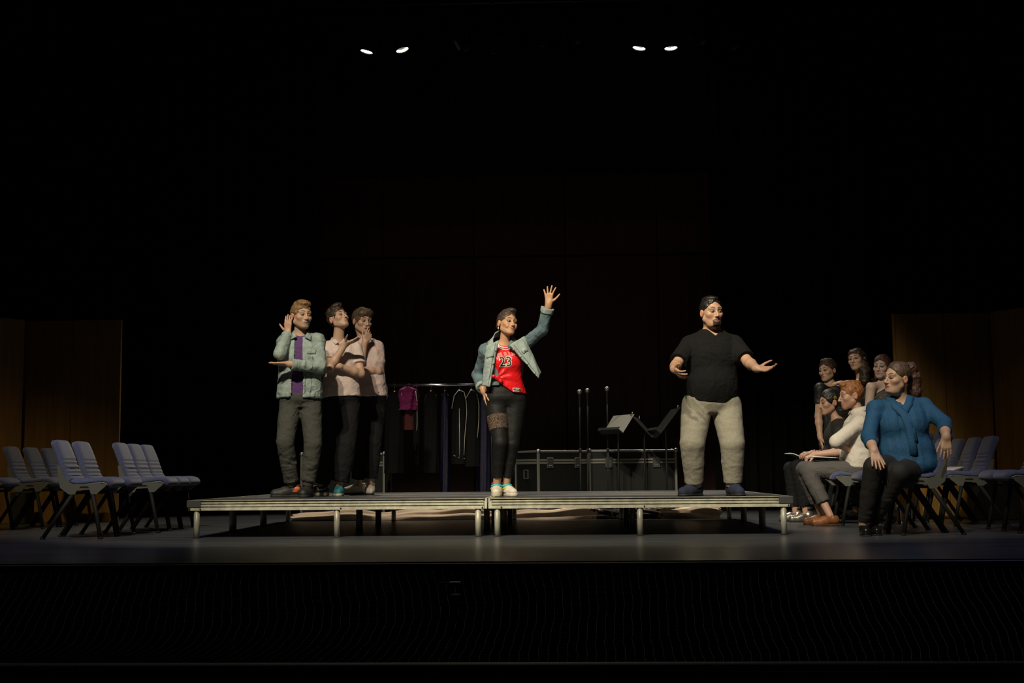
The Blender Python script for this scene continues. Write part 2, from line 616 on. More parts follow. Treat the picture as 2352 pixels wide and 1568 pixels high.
def head_sdf(q, o):
    fem = o.get('fem', 0.0); jw = o.get('jaw', 1.0); fat = o.get('fat', 0.0); op = o.get('open', 0.0); sm = o.get('smile', 0.0); no = o.get('nose', 1.0)
    a = np.abs(q[:, 0]); m = np.stack([a, q[:, 1], q[:, 2]], 1)      # mirrored
    d = L_e(q, (0, .014, .035), (.0755, .097, .083))
    d = smin(d, L_e(q, (0, -.028, -.028), (.061 + .006 * fat, .064, .080)), .03)
    jx = (.050 - .006 * fem + .008 * fat) * jw
    d = smin(d, L_c(m, (jx, .000, -.056), (.016, -.066, -.094), .020 + .004 * fat, .018), .028)
    d = smin(d, L_e(q, (0, -.072, -.098), (.022 - .004 * fem, .019, .017)), .018)
    if fat: d = smin(d, L_e(q, (0, -.025, -.100), (.05, .05, .03)), .03)
    d = smin(d, L_e(m, (.044, -.058, -.022), (.022, .024, .020)), .022)           # cheekbone
    if sm: d = smin(d, L_e(m, (.038, -.074, -.046), (.014, .012, .013)), .014)
    d = smin(d, L_c(m, (.0, -.083, .024), (.044, -.070, .026), .013 - .003 * fem, .012), .016)  # brow
    d = smax(d, -L_e(m, (.031, -.100, .001), (.019, .021, .0115)), .012)          # sockets
    d = smin(d, L_e(m, (.031, -.0735, .0005), (.0165, .0150, .0110)), .005)       # lids
    d = smin(d, L_c(q, (0, -.088, .010), (0, -.1075 * no ** .3, -.031), .0075, .0100), .010)  # nose
    d = smin(d, L_e(q, (0, -.1075 * no ** .3, -.035), (.0105, .0105, .0095)), .006)
    d = smin(d, L_e(m, (.0115, -.0965, -.038), (.0080, .0100, .0075)), .006)
    d = smax(d, -L_e(m, (.007, -.103, -.0475), (.0035, .005, .003)), .003)
    mw = .023 + .006 * sm; mz = .006 * sm
    d = smin(d, L_e(q, (0, -.0785, -.066), (.027, .0190, .022)), .015)              # muzzle
    d = smin(d, L_c(m, (0, -.0955, -.0610), (mw, -.0835, -.0655 + mz), .0044 - .001 * (1 - fem), .0024), .004)
    d = smin(d, L_c(m, (0, -.0945, -.0720 - .008 * op), (mw * .85, -.0840, -.0685 + mz), .0056 - .001 * (1 - fem), .0028), .004)
    d = smax(d, -L_c(m, (0, -.1015, -.0660 - .003 * op), (mw * .9, -.0895, -.0665 + mz), .0018 + .0045 * op, .0012), .003)
    # ears
    er = L_e(m @ Ry(0), (.0785, .016, -.008), (.0085, .0200, .0310))
    er = smax(er, -L_e(m, (.0885, .010, -.004), (.0075, .0110, .0190)), .004)
    d = smin(d, er, .007)
    return d


def head_colors(q, o, base):
    n = len(q)
    col = np.tile(np.array(base, np.float32), (n, 1))
    a = np.abs(q[:, 0])
    fr = q[:, 1] < -.035

    def mix(mask, c, f=1.0):
        k = (np.clip(mask, 0, 1) * f)[:, None]
        col[:] = col * (1 - k) + np.array(c, np.float32) * k
    sm = o.get('smile', 0.0)
    ch = 1 - np.sqrt(((a - .045) / .026) ** 2 + ((q[:, 2] + .028) / .022) ** 2)
    mix(np.clip(ch, 0, 1) * fr, np.array(base) * np.array((1.10, .74, .66)), .55 * o.get('blush', 1))
    ea = 1 - np.sqrt(((a - .080) / .014) ** 2 + ((q[:, 1] - .016) / .025) ** 2 + ((q[:, 2] + .008) / .036) ** 2)
    mix(np.clip(ea * 3, 0, 1), np.array(base) * np.array((1.08, .78, .70)), .7)
    if o.get('stubble'):
        z, y = q[:, 2], q[:, 1]
        st = (z < -.040) & (y < .015) & (z > -.135)
        st = st & ~((a < .012) & (z > -.062) & (z < -.05))
        k = np.clip((-.040 - z) / .015, 0, 1) * st * np.clip((.02 - y) / .02, 0, 1) * np.clip((.14 + z) / .03, 0, 1)
        mix(k, o.get('stub_col', (.10, .06, .04)), o['stubble'])
    if o.get('goatee'):
        z = q[:, 2]
        r1 = np.sqrt((a / .034) ** 2 + ((z + .088) / .040) ** 2) + .10 * vnoise(q, 90, 2)
        r2 = np.sqrt((a / .024) ** 2 + ((z + .070) / .0135) ** 2)
        g = np.clip((1 - r1) * 7, 0, 1) * np.clip((r2 - .85) * 6, 0, 1) * (q[:, 1] < -.03)
        mix(g, (.012, .009, .007), o['goatee'])
    bz = .0265 + .006 * np.sin(np.clip((a - .012) / .036, 0, 1) * 2.6) + o.get('brow', 0) * (.03 - a)
    bw = np.interp(a, [.010, .016, .035, .050], [.0015, .0052, .0050, .0015])
    br = np.clip((bw - np.abs(q[:, 2] - bz)) / .003 + .4, 0, 1) * (a > .010) * (a < .052) * (q[:, 1] < -.045)
    mix(br, o.get('brow_col', (.03, .02, .013)), .9)
    ey = np.sqrt(((a - .031) / .0185) ** 2 + ((q[:, 2] - .001) / .0105) ** 2)
    mix(np.clip((1.25 - ey) * 3, 0, 1) * fr, np.array(o.get('liner', (.05, .03, .02))), o.get('liner_f', .75))
    mz = .006 * sm * np.clip(a / .025, 0, 1)
    lp = 1 - np.sqrt((a / (.026 + .006 * sm)) ** 2 + ((q[:, 2] + .0665 + .003 * o.get('open', 0) - mz) / (.0095 + .003 * o.get('fem', 0) + .005 * o.get('open', 0))) ** 2)
    mix(np.clip(lp * 5, 0, 1) * (q[:, 1] < -.07), o.get('lip', (.45, .16, .12)), .85)
    dk = 1 - np.sqrt((a / (.022 + .006 * sm)) ** 2 + ((q[:, 2] + .0665 + .003 * o.get('open', 0) - mz) / (.0022 + .0055 * o.get('open', 0))) ** 2)
    tooth = (.75, .70, .62) if o.get('teeth') else (.05, .012, .01)
    mix(np.clip(dk * 4, 0, 1) * (q[:, 1] < -.07), tooth, .9)
    return np.clip(col, 0, 1)


def hair_field(p, o):
    """o: h thickness, add: extra blobs in head space, line: hairline shift, noise"""
    c, R, s = p.head, p.HR, p.hs
    Rm = np.array(R, np.float32); cc = np.array(c, np.float32)
    h = o.get('h', .010)

    def fn(P):
        q = (P - cc) @ Rm / s
        d = L_e(q, (0, .016, .037), (.0755 + h, .097 + h, .083 + h * 1.2))
        for e in o.get('vol', []): d = smin(d, L_e(q, e[0], e[1]), .015)
        ln = o.get('line', 0)
        d = smax(d, -L_e(q, (o.get('part', 0), -.112, -.050 + ln), (o.get('cw', .092), .100, .120)), .020)
        if o.get('nape', True):
            d = smax(d, -(q[:, 2] - (-.012 - .62 * (q[:, 1] + .035) + o.get('low', 0))), .008)
        if o.get('ears', True):
            m = np.stack([np.abs(q[:, 0]), q[:, 1], q[:, 2]], 1)
            d = smax(d, -L_e(m, (.086, .010, -.014), (.030, .026, .036)), .005)
        for e in o.get('post', []):
            d2 = L_c(q, e[0], e[1], e[2], e[3]) if len(e) == 4 else L_e(q, e[0], e[1])
            d = smin(d, d2, .02)
        nz, nf, st = o.get('noise', (.003, 55, (1, 1, 1)))
        near = np.abs(d) < .03
        if near.any():
            qn = q[near] * np.array(st, np.float32)
            d = d.copy(); d[near] += nz * vnoise(qn, nf, 3) + nz * .5 * vnoise(qn, nf * 2.1, 5)
        return d * s
    pts = [p.head - .125 * s, p.head + .135 * s]
    for e in o.get('post', []):
        for c_, r_ in ((e[0], e[2]), (e[1], e[3])): pts += [p.HL(*c_) - r_ * s - .01, p.HL(*c_) + r_ * s + .01]
    ext = [np.min(pts, 0), np.max(pts, 0)]
    f = Field(); f.add((fn, np.array(ext[0]), np.array(ext[1])), 0)
    return f


SKIN = {}


def skin_mat(k=0):
    if 'm' not in SKIN:
        SKIN['m'] = attr_mat('skin', 0.48, 0.42, bump=.12, bscale=350)
        SKIN['eye'] = attr_mat('eye_surface', 0.25, 0.3)
    return SKIN['m']


TT = [-.16, -.06, 0.0, .15, .36, .58, .78, .90, .965, 1.02]
TORSO = {
    'm': dict(A=[.10, .150, .168, .160, .148, .165, .168, .130, .082, .056], B=[.075, .108, .116, .110, .104, .116, .112, .090, .068, .055], CY=[.01, .01, .01, .0, -.004, -.006, .004, .014, .016, .012]),
    'f': dict(A=[.10, .160, .172, .150, .120, .138, .142, .112, .070, .048], B=[.075, .110, .118, .100, .088, .100, .098, .078, .058, .048], CY=[.01, .012, .014, .004, -.004, .0, .006, .014, .016, .012]),
}


class Person:
    def __init__(self, name, label, Y, px, zf, sex='m', s=1.0, hs=1.0, skin=(.52, .30, .20), build=1.0, voxel=.0032, cat='person'):
        self.Y = Y; self.zf = zf; self.s = s; self.hs = hs; self.sex = sex; self.skin = np.array(skin); self.build = build; self.vox = voxel
        self.base = atz(px, Y, zf)
        self.root = thing(name, self.base, label, cat)
        self.sh, self.el, self.wr, self.hip, self.kn, self.an = {}, {}, {}, {}, {}, {}
        self.hands = {}; self.yaw = 0; self.twist = (0, 0)

    def P(self, px, py, dy=0.0): return at(px, py, self.Y + dy)

    def reach(self, frm, px, py, L, front=True):
        """point in photo direction (px,py) at distance L from frm, on the near or far side"""
        ys = np.linspace(frm[1] - L * 1.05, frm[1] + L * 1.05, 421)
        pts = np.array([at(px, py, y) for y in ys]); d = np.linalg.norm(pts - frm, axis=1)
        i0 = int(np.argmin(d))
        seg = range(0, i0 + 1) if front else range(i0, len(ys))
        j = min(seg, key=lambda i: abs(d[i] - L))
        if abs(d[j] - L) > .03: print('REACH', self.root.name, (px, py), 'want %.3f got %.3f' % (L, d[j]))
        return pts[j]

    def body_axes(self, pelvis, neck, yaw, twist=(0, 0)):
        self.pelvis, self.neck, self.yaw = np.array(pelvis), np.array(neck), yaw
        self.twist = tuple(math.radians(t) for t in twist)
        up = nrm(self.neck - self.pelvis)
        back = face_R(yaw)[:, 1]; back = nrm(back - up * (back @ up)); left = np.cross(back, up)
        self.TR = np.stack([left, back, up], 1); self.TL = float(np.linalg.norm(self.neck - self.pelvis))

    def T(self, x, y, t):
        return self.pelvis + self.TR @ np.array([x, y, t * self.TL])

    def set_head(self, c, yaw, pitch=0, roll=0):
        self.head = np.array(c); self.HR = face_R(yaw, pitch, roll)

    def HL(self, x, y, z): return self.head + self.HR @ (np.array([x, y, z]) * self.hs)

    def torso(self, grow=0.0, t0=-.16, t1=1.02, mul=None, gb=None, pw=2.3, cy=None):
        tb = TORSO[self.sex]; k = self.s * self.build
        A = [a * k + grow for a in tb['A']]; B = [b * k + (grow if gb is None else gb) for b in tb['B']]; CY = [c * k for c in tb['CY']]
        if mul: A = [a * np.interp(t, *mul) for a, t in zip(A, TT)]; B = [b * np.interp(t, *mul) for b, t in zip(B, TT)]
        if cy: CY = [c + np.interp(t, *cy) for c, t in zip(CY, TT)]
        return loft(self.pelvis, self.TR, self.TL, TT, A, B, CY, t0, t1, *self.twist, pw=pw)

    def limbs(self, f, shrink=1.0, grow=0.0):
        s = self.s * (1 + (self.build - 1) * .7)
        for k in 'LR':
            if k in self.el:
                a, b, c = self.sh[k], self.el[k], self.wr[k]; m = b + (c - b) * .3
                f.add(cone(a, b, .050 * s + grow, .039 * s + grow), .02)
                f.add(cone(b, m, .038 * s + grow, .040 * s + grow), .02)
                f.add(cone(m, c, .040 * s + grow, .0265 * s + grow), .02)
            if k in self.kn:
                a, b, c = self.hip[k], self.kn[k], self.an[k]; m = b + (c - b) * .3
                f.add(cone(a, b, .078 * s * shrink, .052 * s * shrink), .02)
                f.add(cone(b, m, .050 * s * shrink, .052 * s * shrink), .02)
                f.add(cone(m, c, .052 * s * shrink, .036 * s * shrink), .02)
        return f

    def hand_ops(self, f, k, small=1.0):
        h = self.hands[k]; wr = self.wr[k]
        d = nrm(h['dir']); n = np.array(h['palm'], float); n = nrm(n - d * (n @ d))
        a = np.cross(d, n) * (1 if k == 'R' else -1)            # towards the thumb
        s = self.s * small * h.get('size', 1.0)
        curl = h.get('curl', .25); curls = curl if hasattr(curl, '__len__') else [curl] * 4
        spread = h.get('spread', .10)
        f.add(cone(wr - d * .02, wr + d * .015 * s, .026 * s, .026 * s), .02)
        fing = []
        for i, (off, ln, kl) in enumerate(((.030, .074, .086), (.010, .082, .090), (-.011, .076, .086), (-.030, .060, .078))):
            base = wr + a * off * .55 * s
            kn = wr + d * kl * s + a * off * s
            f.add(cone(base, kn, .0125 * s, .0115 * s), .014)
            fd = nrm(d + a * spread * (1.6 - i) * .8)
            p0 = kn; th = 0
            for j, fr in enumerate((.45, .31, .24)):
                th += curls[i] * (1.0 if j else .85)
                dv = fd * math.cos(th) + n * math.sin(th)
                p1 = p0 + dv * ln * fr * s
                r0 = (.0092, .0082, .0075)[j] * s; r1 = (.0082, .0075, .0062)[j] * s
                f.add(cone(p0, p1, r0, r1), .002 if j else .006)
                p0 = p1
            fing.append(p0)
        to = h.get('thumb', .75); tc = h.get('thumb_in', .25)
        t0 = wr + d * .022 * s + a * .022 * s + n * .006 * s
        td = nrm(d * math.cos(to) + a * math.sin(to) + n * tc)
        t1 = t0 + td * .044 * s; f.add(cone(t0, t1, .0140 * s, .0110 * s), .012)
        td2 = nrm(td + d * .35); t2 = t1 + td2 * .034 * s; f.add(cone(t1, t2, .0100 * s, .0088 * s), .003)
        t3 = t2 + nrm(td2 + d * .2) * .026 * s; f.add(cone(t2, t3, .0088 * s, .0065 * s), .002)
        br = h.get('bare', 1.8); e, sh = self.el[k], self.sh[k]
        arm = [wr - d * .015]
        if br >= 1: arm.append(e + (wr - e) * (br - 1))
        else: arm += [e, sh + (e - sh) * br]
        ap = np.array(arm)
        allp = np.array(fing + [t3, wr + a * .05 * s + d * .05, wr - a * .05 * s + d * .05])
        return np.minimum(allp.min(0) - .016, ap.min(0) - .055), np.maximum(allp.max(0) + .016, ap.max(0) + .055)

    def body(self, o, coarse=.0105, hidden=.93, legs=True):
        """o: face options"""
        s = self.s
        f = Field()
        f.add(self.torso(-.004 if hidden < 1 else 0, t0=-.10), .02)
        upv = self.TR[:, 2]
        nb = self.HL(0, .022, -.075)
        nr = .050 * s * (1.0 if self.sex == 'm' else .86) * (1 + (self.build - 1) * .5) * o.get('neck', 1)
        f.add(cone(self.neck - upv * .04, nb, nr * 1.12, nr), .035)
        for k in 'LR':
            f.add(cone(self.neck - upv * .015 + (self.sh[k] - self.neck) * .15, self.sh[k], .036 * s, .046 * s), .045)
        self.limbs(f, hidden)
        self.bf = f
        cV, cF = f.mesh(coarse)
        patches = [(cV, cF, None, None)]
        hf = Field(); hc = np.array(self.head, np.float32); Rm = np.array(self.HR, np.float32); hs = self.hs
        hf.add(f.ops[0][1:4], .02)
        for op in f.ops[1:4]: hf.add(op[1:4], op[4])
        ext = self.HL(0, 0, 0)
        def hfn(P):
            q = (P - hc) @ Rm / hs
            r = np.sqrt(((q - np.array((0, -.005, .0), np.float32)) ** 2 / np.array((.108, .132, .140), np.float32) ** 2).sum(1))
            d = np.where(r > 1.0, .04, -.03).astype(np.float32)
            m = (r <= 1.0) & (r > .40)
            if m.any(): d[m] = head_sdf(q[m], o)
            return d * hs
        hf.add((hfn, ext - .15 * hs, ext + .15 * hs), .012)
        lo = self.head - .155 * hs; hi = self.head + .150 * hs
        lo[2] = min(lo[2], self.neck[2] - .02)
        hV, hF = hf.mesh(self.vox, lo, hi)
        patches.append((hV, hF, lo, hi))
        for k in 'LR':
            if k in self.hands:
                g = Field(); sa = s * (1 + (self.build - 1) * .7)
                a_, b_, c_ = self.sh[k], self.el[k], self.wr[k]; m_ = b_ + (c_ - b_) * .3
                g.add(cone(a_, b_, .050 * sa, .039 * sa), .02).add(cone(b_, m_, .038 * sa, .040 * sa), .02).add(cone(m_, c_, .040 * sa, .0265 * sa), .02)
                l2, h2 = self.hand_ops(g, k)
                arm_ = cone(a_, b_, .075, .075)[0], cone(b_, c_, .075, .075)[0]
                V, F = g.mesh(.004 if self.vox < .0033 else .0048, l2, h2)
                patches.append((V, F, l2, h2, arm_))
        V, F = join_patches(patches)
        col = np.tile(self.skin.astype(np.float32), (len(V), 1))
        q = (V - hc) @ Rm / hs
        hm = (np.abs(q) < .16).all(1) & (q[:, 2] > -.14)
        col[hm] = head_colors(q[hm].astype(np.float32), o, self.skin)
        for k in 'LR':
            if k in self.hands:
                d = np.linalg.norm(V - (self.wr[k] + nrm(self.hands[k]['dir']) * .17 * s), axis=1)
                kk = np.clip(1 - d / .10, 0, 1)[:, None] * .35
                col = col * (1 - kk) + self.skin * np.array((1.08, .80, .74)) * kk
        fast_obj('body', V, F, skin_mat(), self.root, self.base, col)
        if o.get('noeyes'): return
        gz = o.get('gaze', (0, -1, 0))
        for sx in (1, -1):
            m = MB().sphere((0, 0, 0), 1.0, 20, 14)
            v = np.array(m.v); iris = v @ nrm(gz)
            cc = np.tile(np.array((.24, .22, .20)), (len(v), 1))
            cc[iris > .74] = o.get('iris', (.07, .04, .025)); cc[iris > .93] = (.008, .006, .005)
            ve = np.array([self.HL(sx * .031, -.0812, .0006) + self.HR @ (p * np.array((.0142, .0120, .0072)) * hs) for p in v])
            eo = fast_obj('eye', ve, np.array(m.f), SKIN['eye'], self.root, self.base, cc)

    def hair(self, o, m, name='hair', vox=.004):
        f = hair_field(self, o)
        V, F = f.mesh(vox)
        return fast_obj(name, V, F, m, self.root, self.base)

    def cloth(self, f, name, m, vox=.0072, parent=None):
        V, F = f.mesh(vox)
        return fast_obj(name, V, F, m, parent or self.root, self.base)

    def shoe(self, k, gp, yaw, m_up, m_sole, L=.285, W=1.0, high=.0, lace=None, toe_m=None, name='shoe', sole=.026, heel=0.0, pitch=0.0, strap=False, low=False):
        """gp: point on the ground under the ankle; yaw 0 points to the camera"""
        R = face_R(yaw) @ Rx(math.radians(-pitch)); gp = np.array(gp, float)
        fwd = -R[:, 1]; lf = R[:, 0]; up = R[:, 2]; k2 = L / .285

        def W3(x, y, z): return gp + lf * x * W + fwd * y * k2 + up * z
        f = Field()
        f.add(cone(W3(0, -.045, .052), W3(0, .06, .048), .038 * W, .040 * W), .02)
        f.add(cone(W3(0, .05, .048), W3(.0, .150, .036), .042 * W, .034 * W), .03)
        f.add(cone(W3(0.012, .10, .030), W3(.006, .150, .030), .034 * W, .030 * W), .02)
        if not low:
            f.add(cone(W3(0, -.035, .055), W3(0, -.030, .098 + high), .040 * W, .039 * W, False, True), .025)
        else:
            f.sub(ell(W3(0, .015, .085), np.array((.030 * W, .070, .042)), R), .006)
        z0 = gp + up * (sole - .004)
        f.cut(lambda P: -((P - z0.astype(np.float32)) @ up.astype(np.float32)), .004)
        so = self.cloth(f, name, m_up, .0055)
        g = Field()
        a2, b2 = W3(0, -.045, 0).astype(np.float32), W3(.004, .145, 0).astype(np.float32)
        ab = b2 - a2; l2 = float(ab @ ab); upf = up.astype(np.float32); gpf = gp.astype(np.float32)

        def sf(P):
            q = P - a2; zz = q @ upf; q2 = q - zz[:, None] * upf
            t = np.clip((q2 @ ab) / l2, 0, 1)
            d = np.sqrt(((q2 - t[:, None] * ab) ** 2).sum(1)) - np.interp(t, [0, .4, .8, 1], [.040, .038, .047, .043]) * W
            return smax(d, np.abs(zz - sole / 2) - sole / 2, .006)
        g.add((sf, np.minimum(a2, b2) - .06, np.maximum(a2, b2) + .06), 0)
        self.cloth(g, 'sole', m_sole, .006, so)
        if lace:
            mb = MB()
            for i in range(4):
                y = .015 + i * .022; z = .100 - i * .0095 + high * (1 - i / 3)
                mb.tube([W3(-.026, y, z - .012), W3(0, y + .004, z), W3(.026, y, z - .012)], .003, 6)
            mb.tube([W3(0, .012, .100 + high), W3(.03, -.002, .108 + high), W3(.046, .012, .088 + high)], .0025, 6)
            mb.tube([W3(0, .012, .100 + high), W3(-.03, -.002, .108 + high), W3(-.046, .012, .088 + high)], .0025, 6)
            mb.build('laces', lace, so, True, self.base)
        return so, W3

    # ---- garments
    def folds(self, amp, f1=13, seed=0, st=(1, 1, 1)):
        stv = np.array(st, np.float32)

        def fn(P):
            q = P * stv
            r = 1 - np.abs(vnoise(q, f1, seed)) * 2
            return -amp * (.9 * r * (.5 + .5 * vnoise(q, f1 * .45, seed + 4)) + .35 * vnoise(q, f1 * 2.3, seed + 2))
        return fn

    def trousers(self, m, top=.10, rh=.105, rk=.078, ra=.055, end=.97, grow=.014, amp=.005, cuff=None, ang=None, vox=.0088, name='trousers', mid=None, seat=0.0):
        """radii in metres at hip, knee, hem; end = fraction along the shin"""
        f = Field()
        f.add(self.torso(grow, t0=-.16, t1=top), .02)
        if seat: f.add(ell(self.T(0, .04, -.05), (.16 * self.s, .12, .13)), .04)
        for k in 'LR':
            a, b, c = self.hip[k], self.kn[k], self.an[k]
            e = b + (c - b) * end
            f.add(cone(a, b, rh, rk), .03)
            mm = b + (c - b) * .45; rm = mid or (rk * .55 + ra * .45)
            f.add(cone(b, mm, rk, rm), .008)
            f.add(cone(mm, e, rm, ra, False, True), .008)
        f.disp(self.folds(amp, 12, 1, (1, 1, 1.6)))
        zk = float(min(self.kn['L'][2], self.kn['R'][2])); fl_ = self.folds(amp * 1.1, 15, 6, (1, 1, 2.4))
        f.disp(lambda P: fl_(P) * np.clip((zk - P[:, 2]) / .12, 0, 1))
        o = self.cloth(f, name, m, vox)
        if cuff:
            for k in 'LR':
                b, c = self.kn[k], self.an[k]; e0 = b + (c - b) * (end - .05); e1 = b + (c - b) * (end + .10)
                g = Field(); g.add(cone(e0, e1, cuff, cuff * .94, True, True), 0); g.disp(self.folds(.0015, 30, 3))
                self.cloth(g, 'ankle_cuff', m, .006, o)
        return o

    def top_field(self, grow=.014, hem=-.05, t1=.975, sleeve=.6, sr=(.066, .062), sre=None, mul=None, amp=.004, extra=None, gb=None, cy=None, seed=0, sides='LR', sh_r=.050, blend=.03, f1=13, pw=2.3, pre=None):
        """sleeve: 0..1 along upper arm, 1..2 along forearm; sr radii at shoulder, elbow"""
        f = Field()
        f.add(self.torso(grow, hem, t1, mul, gb, pw, cy), .015)
        for e in extra or []: f.add(e, .055)
        upv = self.TR[:, 2]
        for k in sides:
            a, b, c = self.sh[k], self.el[k], self.wr[k]
            f.add(cone(self.neck - upv * .022 + (a - self.neck) * .28, a, .040 * self.s + grow * .5, sh_r * self.s + grow), .045)
        if pre: pre(f)
        for k in sides:
            a, b, c = self.sh[k], self.el[k], self.wr[k]
            if sleeve <= 1:
                f.add(cone(a, a + (b - a) * sleeve, sr[0], sr[1], False, True), blend)
            else:
                f.add(cone(a, b, sr[0], sr[1]), blend)
                f.add(cone(b, b + (c - b) * (sleeve - 1), sr[1], sre or sr[1] * .8, False, True), .015)
        if amp: f.disp(self.folds(amp, f1, seed))
        return f


# ------------------------------------------------------------------ the place
HD = 0.305                       # deck height
Y_LIP = -3.02
M_floor = mat('stage_floor_black', (.062, .066, .073), .30, bump=.18, bscale=9, var=.35, vscale=1.6, stretch=(.6, 3.5, 1))
M_black = mat('black_paint', (.008, .009, .008), .7)
M_pit = mat('pit_black', (.006, .007, .006), .9)
M_drape = mat('black_drape', (.006, .006, .006), .95, spec=.05)
M_alu = mat('aluminium_worn', (.62, .61, .48), .45, .25, bump=.15, bscale=90, var=.25, vscale=14)
M_tube = mat('steel_tube', (.40, .39, .31), .5, .25, bump=.15, bscale=60, var=.3, vscale=10)
M_darkgroove = mat('groove_dark', (.02, .02, .018), .7)
M_plastic = mat('dark_corner_plastic', (.06, .06, .058), .55)
M_deck = mat('deck_ply_dark', (.075, .076, .082), .38, bump=.2, bscale=30, var=.25, vscale=3)
M_steel = mat('chrome', (.75, .75, .78), .18, 1.0)
M_satin = mat('satin_metal', (.30, .30, .30), .38, .9)
M_blackmetal = mat('black_metal', (.014, .015, .015), .42, .2)
M_wood = wood_mat('wood_veneer', (.20, .105, .022), (.30, .165, .04))
M_wood2 = wood_mat('dark_red_wood', (.055, .016, .008), (.09, .028, .014))
M_white = mat('white_paper', (.80, .78, .74), .7)

fl = MB()
fl.box((0, 4.0 + (Y_LIP + 8) / 2 - 4 + 0, -.30), (20, 8 - Y_LIP, .60))
floor = fl.build('floor', M_floor)
tag(floor, 'dark grey stage floor', kind='structure')
edge = MB().bbox((0, Y_LIP - .012, -.022), (20, .024, .030), .004).build('trim_1', mat('stage_edge_strip', (.10, .10, .085), .45, .3))
tag(edge, kind='structure')
tag(MB().box((0, -8.5, -1.65), (20, 13, .1)).build('floor_pit', M_pit), kind='structure')
tag(MB().box((0, Y_LIP + .3, -1.1), (20, .5, 1.0)).build('wall_pit', M_pit), kind='structure')


# back wall of dark red-brown panels, each panel a piece
YB = 8.0
wb = MB().box((0, YB + .15, 3.6), (20, .3, 8.4)).build('wall_back', M_black)
tag(wb, kind='structure')
pan = None
for r, (z0, z1) in enumerate(((-.0, 3.55), (3.58, 7.4))):
    for i in range(9):
        x = -5.2 + i * 1.3
        if pan is None or r * 9 + i == 9:
            pan = MB().bbox((0, 0, (z1 - z0) / 2), (1.285, .04, z1 - z0), .006).build('panel', M_wood2, wb)
            o = pan
        else:
            o = pan.copy(); link(o, wb)
        o.location = (x, YB - .02, z0)


def drape(name, x0, x1, Y, z1, label, waves, amp=.06, z0=0.0):
    m = MB()
    n = int(waves * 8)
    g = []
    for i in range(n + 1):
        u = i / n
        ph = u * waves * 2 * math.pi + .8 * math.sin(u * 9)
        row = []
        for z in (z0, z0 + .5, z0 + 2.0, z1):
            k = 1.0 if z < 2 else .8
            row.append((x0 + (x1 - x0) * u, Y + amp * k * math.sin(ph) + .02 * math.sin(ph * 2.3), z))
        g.append(row)
    m.sheet(g, .006)
    return tag(m.build(name, M_drape, None, True), label, 'curtain')


drape('stage_curtain', -4.9, -2.6, 6.6, 8.2, 'black masking curtain hanging beside the wood panel with the three linked chairs', 11)
drape('stage_curtain', 2.55, 4.6, 6.6, 8.2, 'black masking curtain hanging behind the standing women in black', 11)
drape('stage_curtain', -9.0, -4.4, 7.0, 8.2, 'wide black curtain above and behind the wood panel and empty chair rows', 18)
drape('stage_curtain', 4.3, 9.0, 7.0, 8.2, 'wide black curtain above and behind the wood panel past the woman in blue', 18)
drape('stage_border', -9.0, 9.0, 7.4, 8.4, 'black border curtain hanging high across the back above the dark red panels', 40, .05, 4.6)


# wood panels standing either side
def wood_screen(name, pts, z1, boards):
    """pts: corners along the floor, panel between consecutive corners split into boards"""
    root = bpy.data.objects.new(name, None)
    C.objects.link(root)
    root['kind'] = 'structure'
    root.location = (pts[0][0], pts[0][1], 0)
    for (a, b), nb in zip(zip(pts[:-1], pts[1:]), boards):
        a = np.array(a, float); b = np.array(b, float)
        d = (b - a) / np.linalg.norm(b - a); n = np.array([d[1], -d[0]])
        L = np.linalg.norm(b - a) / nb
        R = np.array([[d[0], -n[0], 0], [d[1], -n[1], 0], [0, 0, 1.0]])
        for i in range(nb):
            c = a + d * L * (i + .5)
            m = MB().bbox((c[0] - pts[0][0], c[1] - pts[0][1], z1 / 2), (L - .004, .045, z1), .003, R)
            m.build('board', M_wood, root)
        e = MB()
        e.bbox((a[0] - pts[0][0], a[1] - pts[0][1] - .0, z1 / 2), (.02, .06, z1 + .01), .003, R)
        e.build('edge_strip', M_wood, root)
    return root


YL, YR = 3.95, 3.35
pl = [atz(-160, YL - .9, 0)[:2], atz(42, YL - .12, 0)[:2], atz(44, YL, 0)[:2], atz(271, YL, 0)[:2]]
wood_screen('wall_left', [pl[0], pl[1]], 2.25, [2])
wood_screen('wall_left', [pl[2], pl[3]], 2.25, [2])
pr = [atz(2068, YR, 0)[:2], atz(2300, YR, 0)[:2], atz(2302, YR - .1, 0)[:2], atz(2480, YR - .9, 0)[:2]]
wood_screen('wall_right', [pr[0], pr[1]], 2.14, [2])
wood_screen('wall_right', [pr[2], pr[3]], 2.14, [2])
b1 = atz(50, 3.55, 0); b2 = atz(2284, 2.85, 0)
m_ = MB().bbox((0, 0, .17), (.17, .25, .34), .01)
tag(m_.build('stage_box', M_black, None, loc=(0, 0, 0)), 'narrow black box on the floor behind the empty back row chairs', 'box').location = b1
m_ = MB().bbox((0, 0, .18), (.45, .25, .36), .01)
tag(m_.build('stage_box', M_black, None, loc=(0, 0, 0)), 'wide black box on the floor beside the chair holding the paper', 'box').location = b2


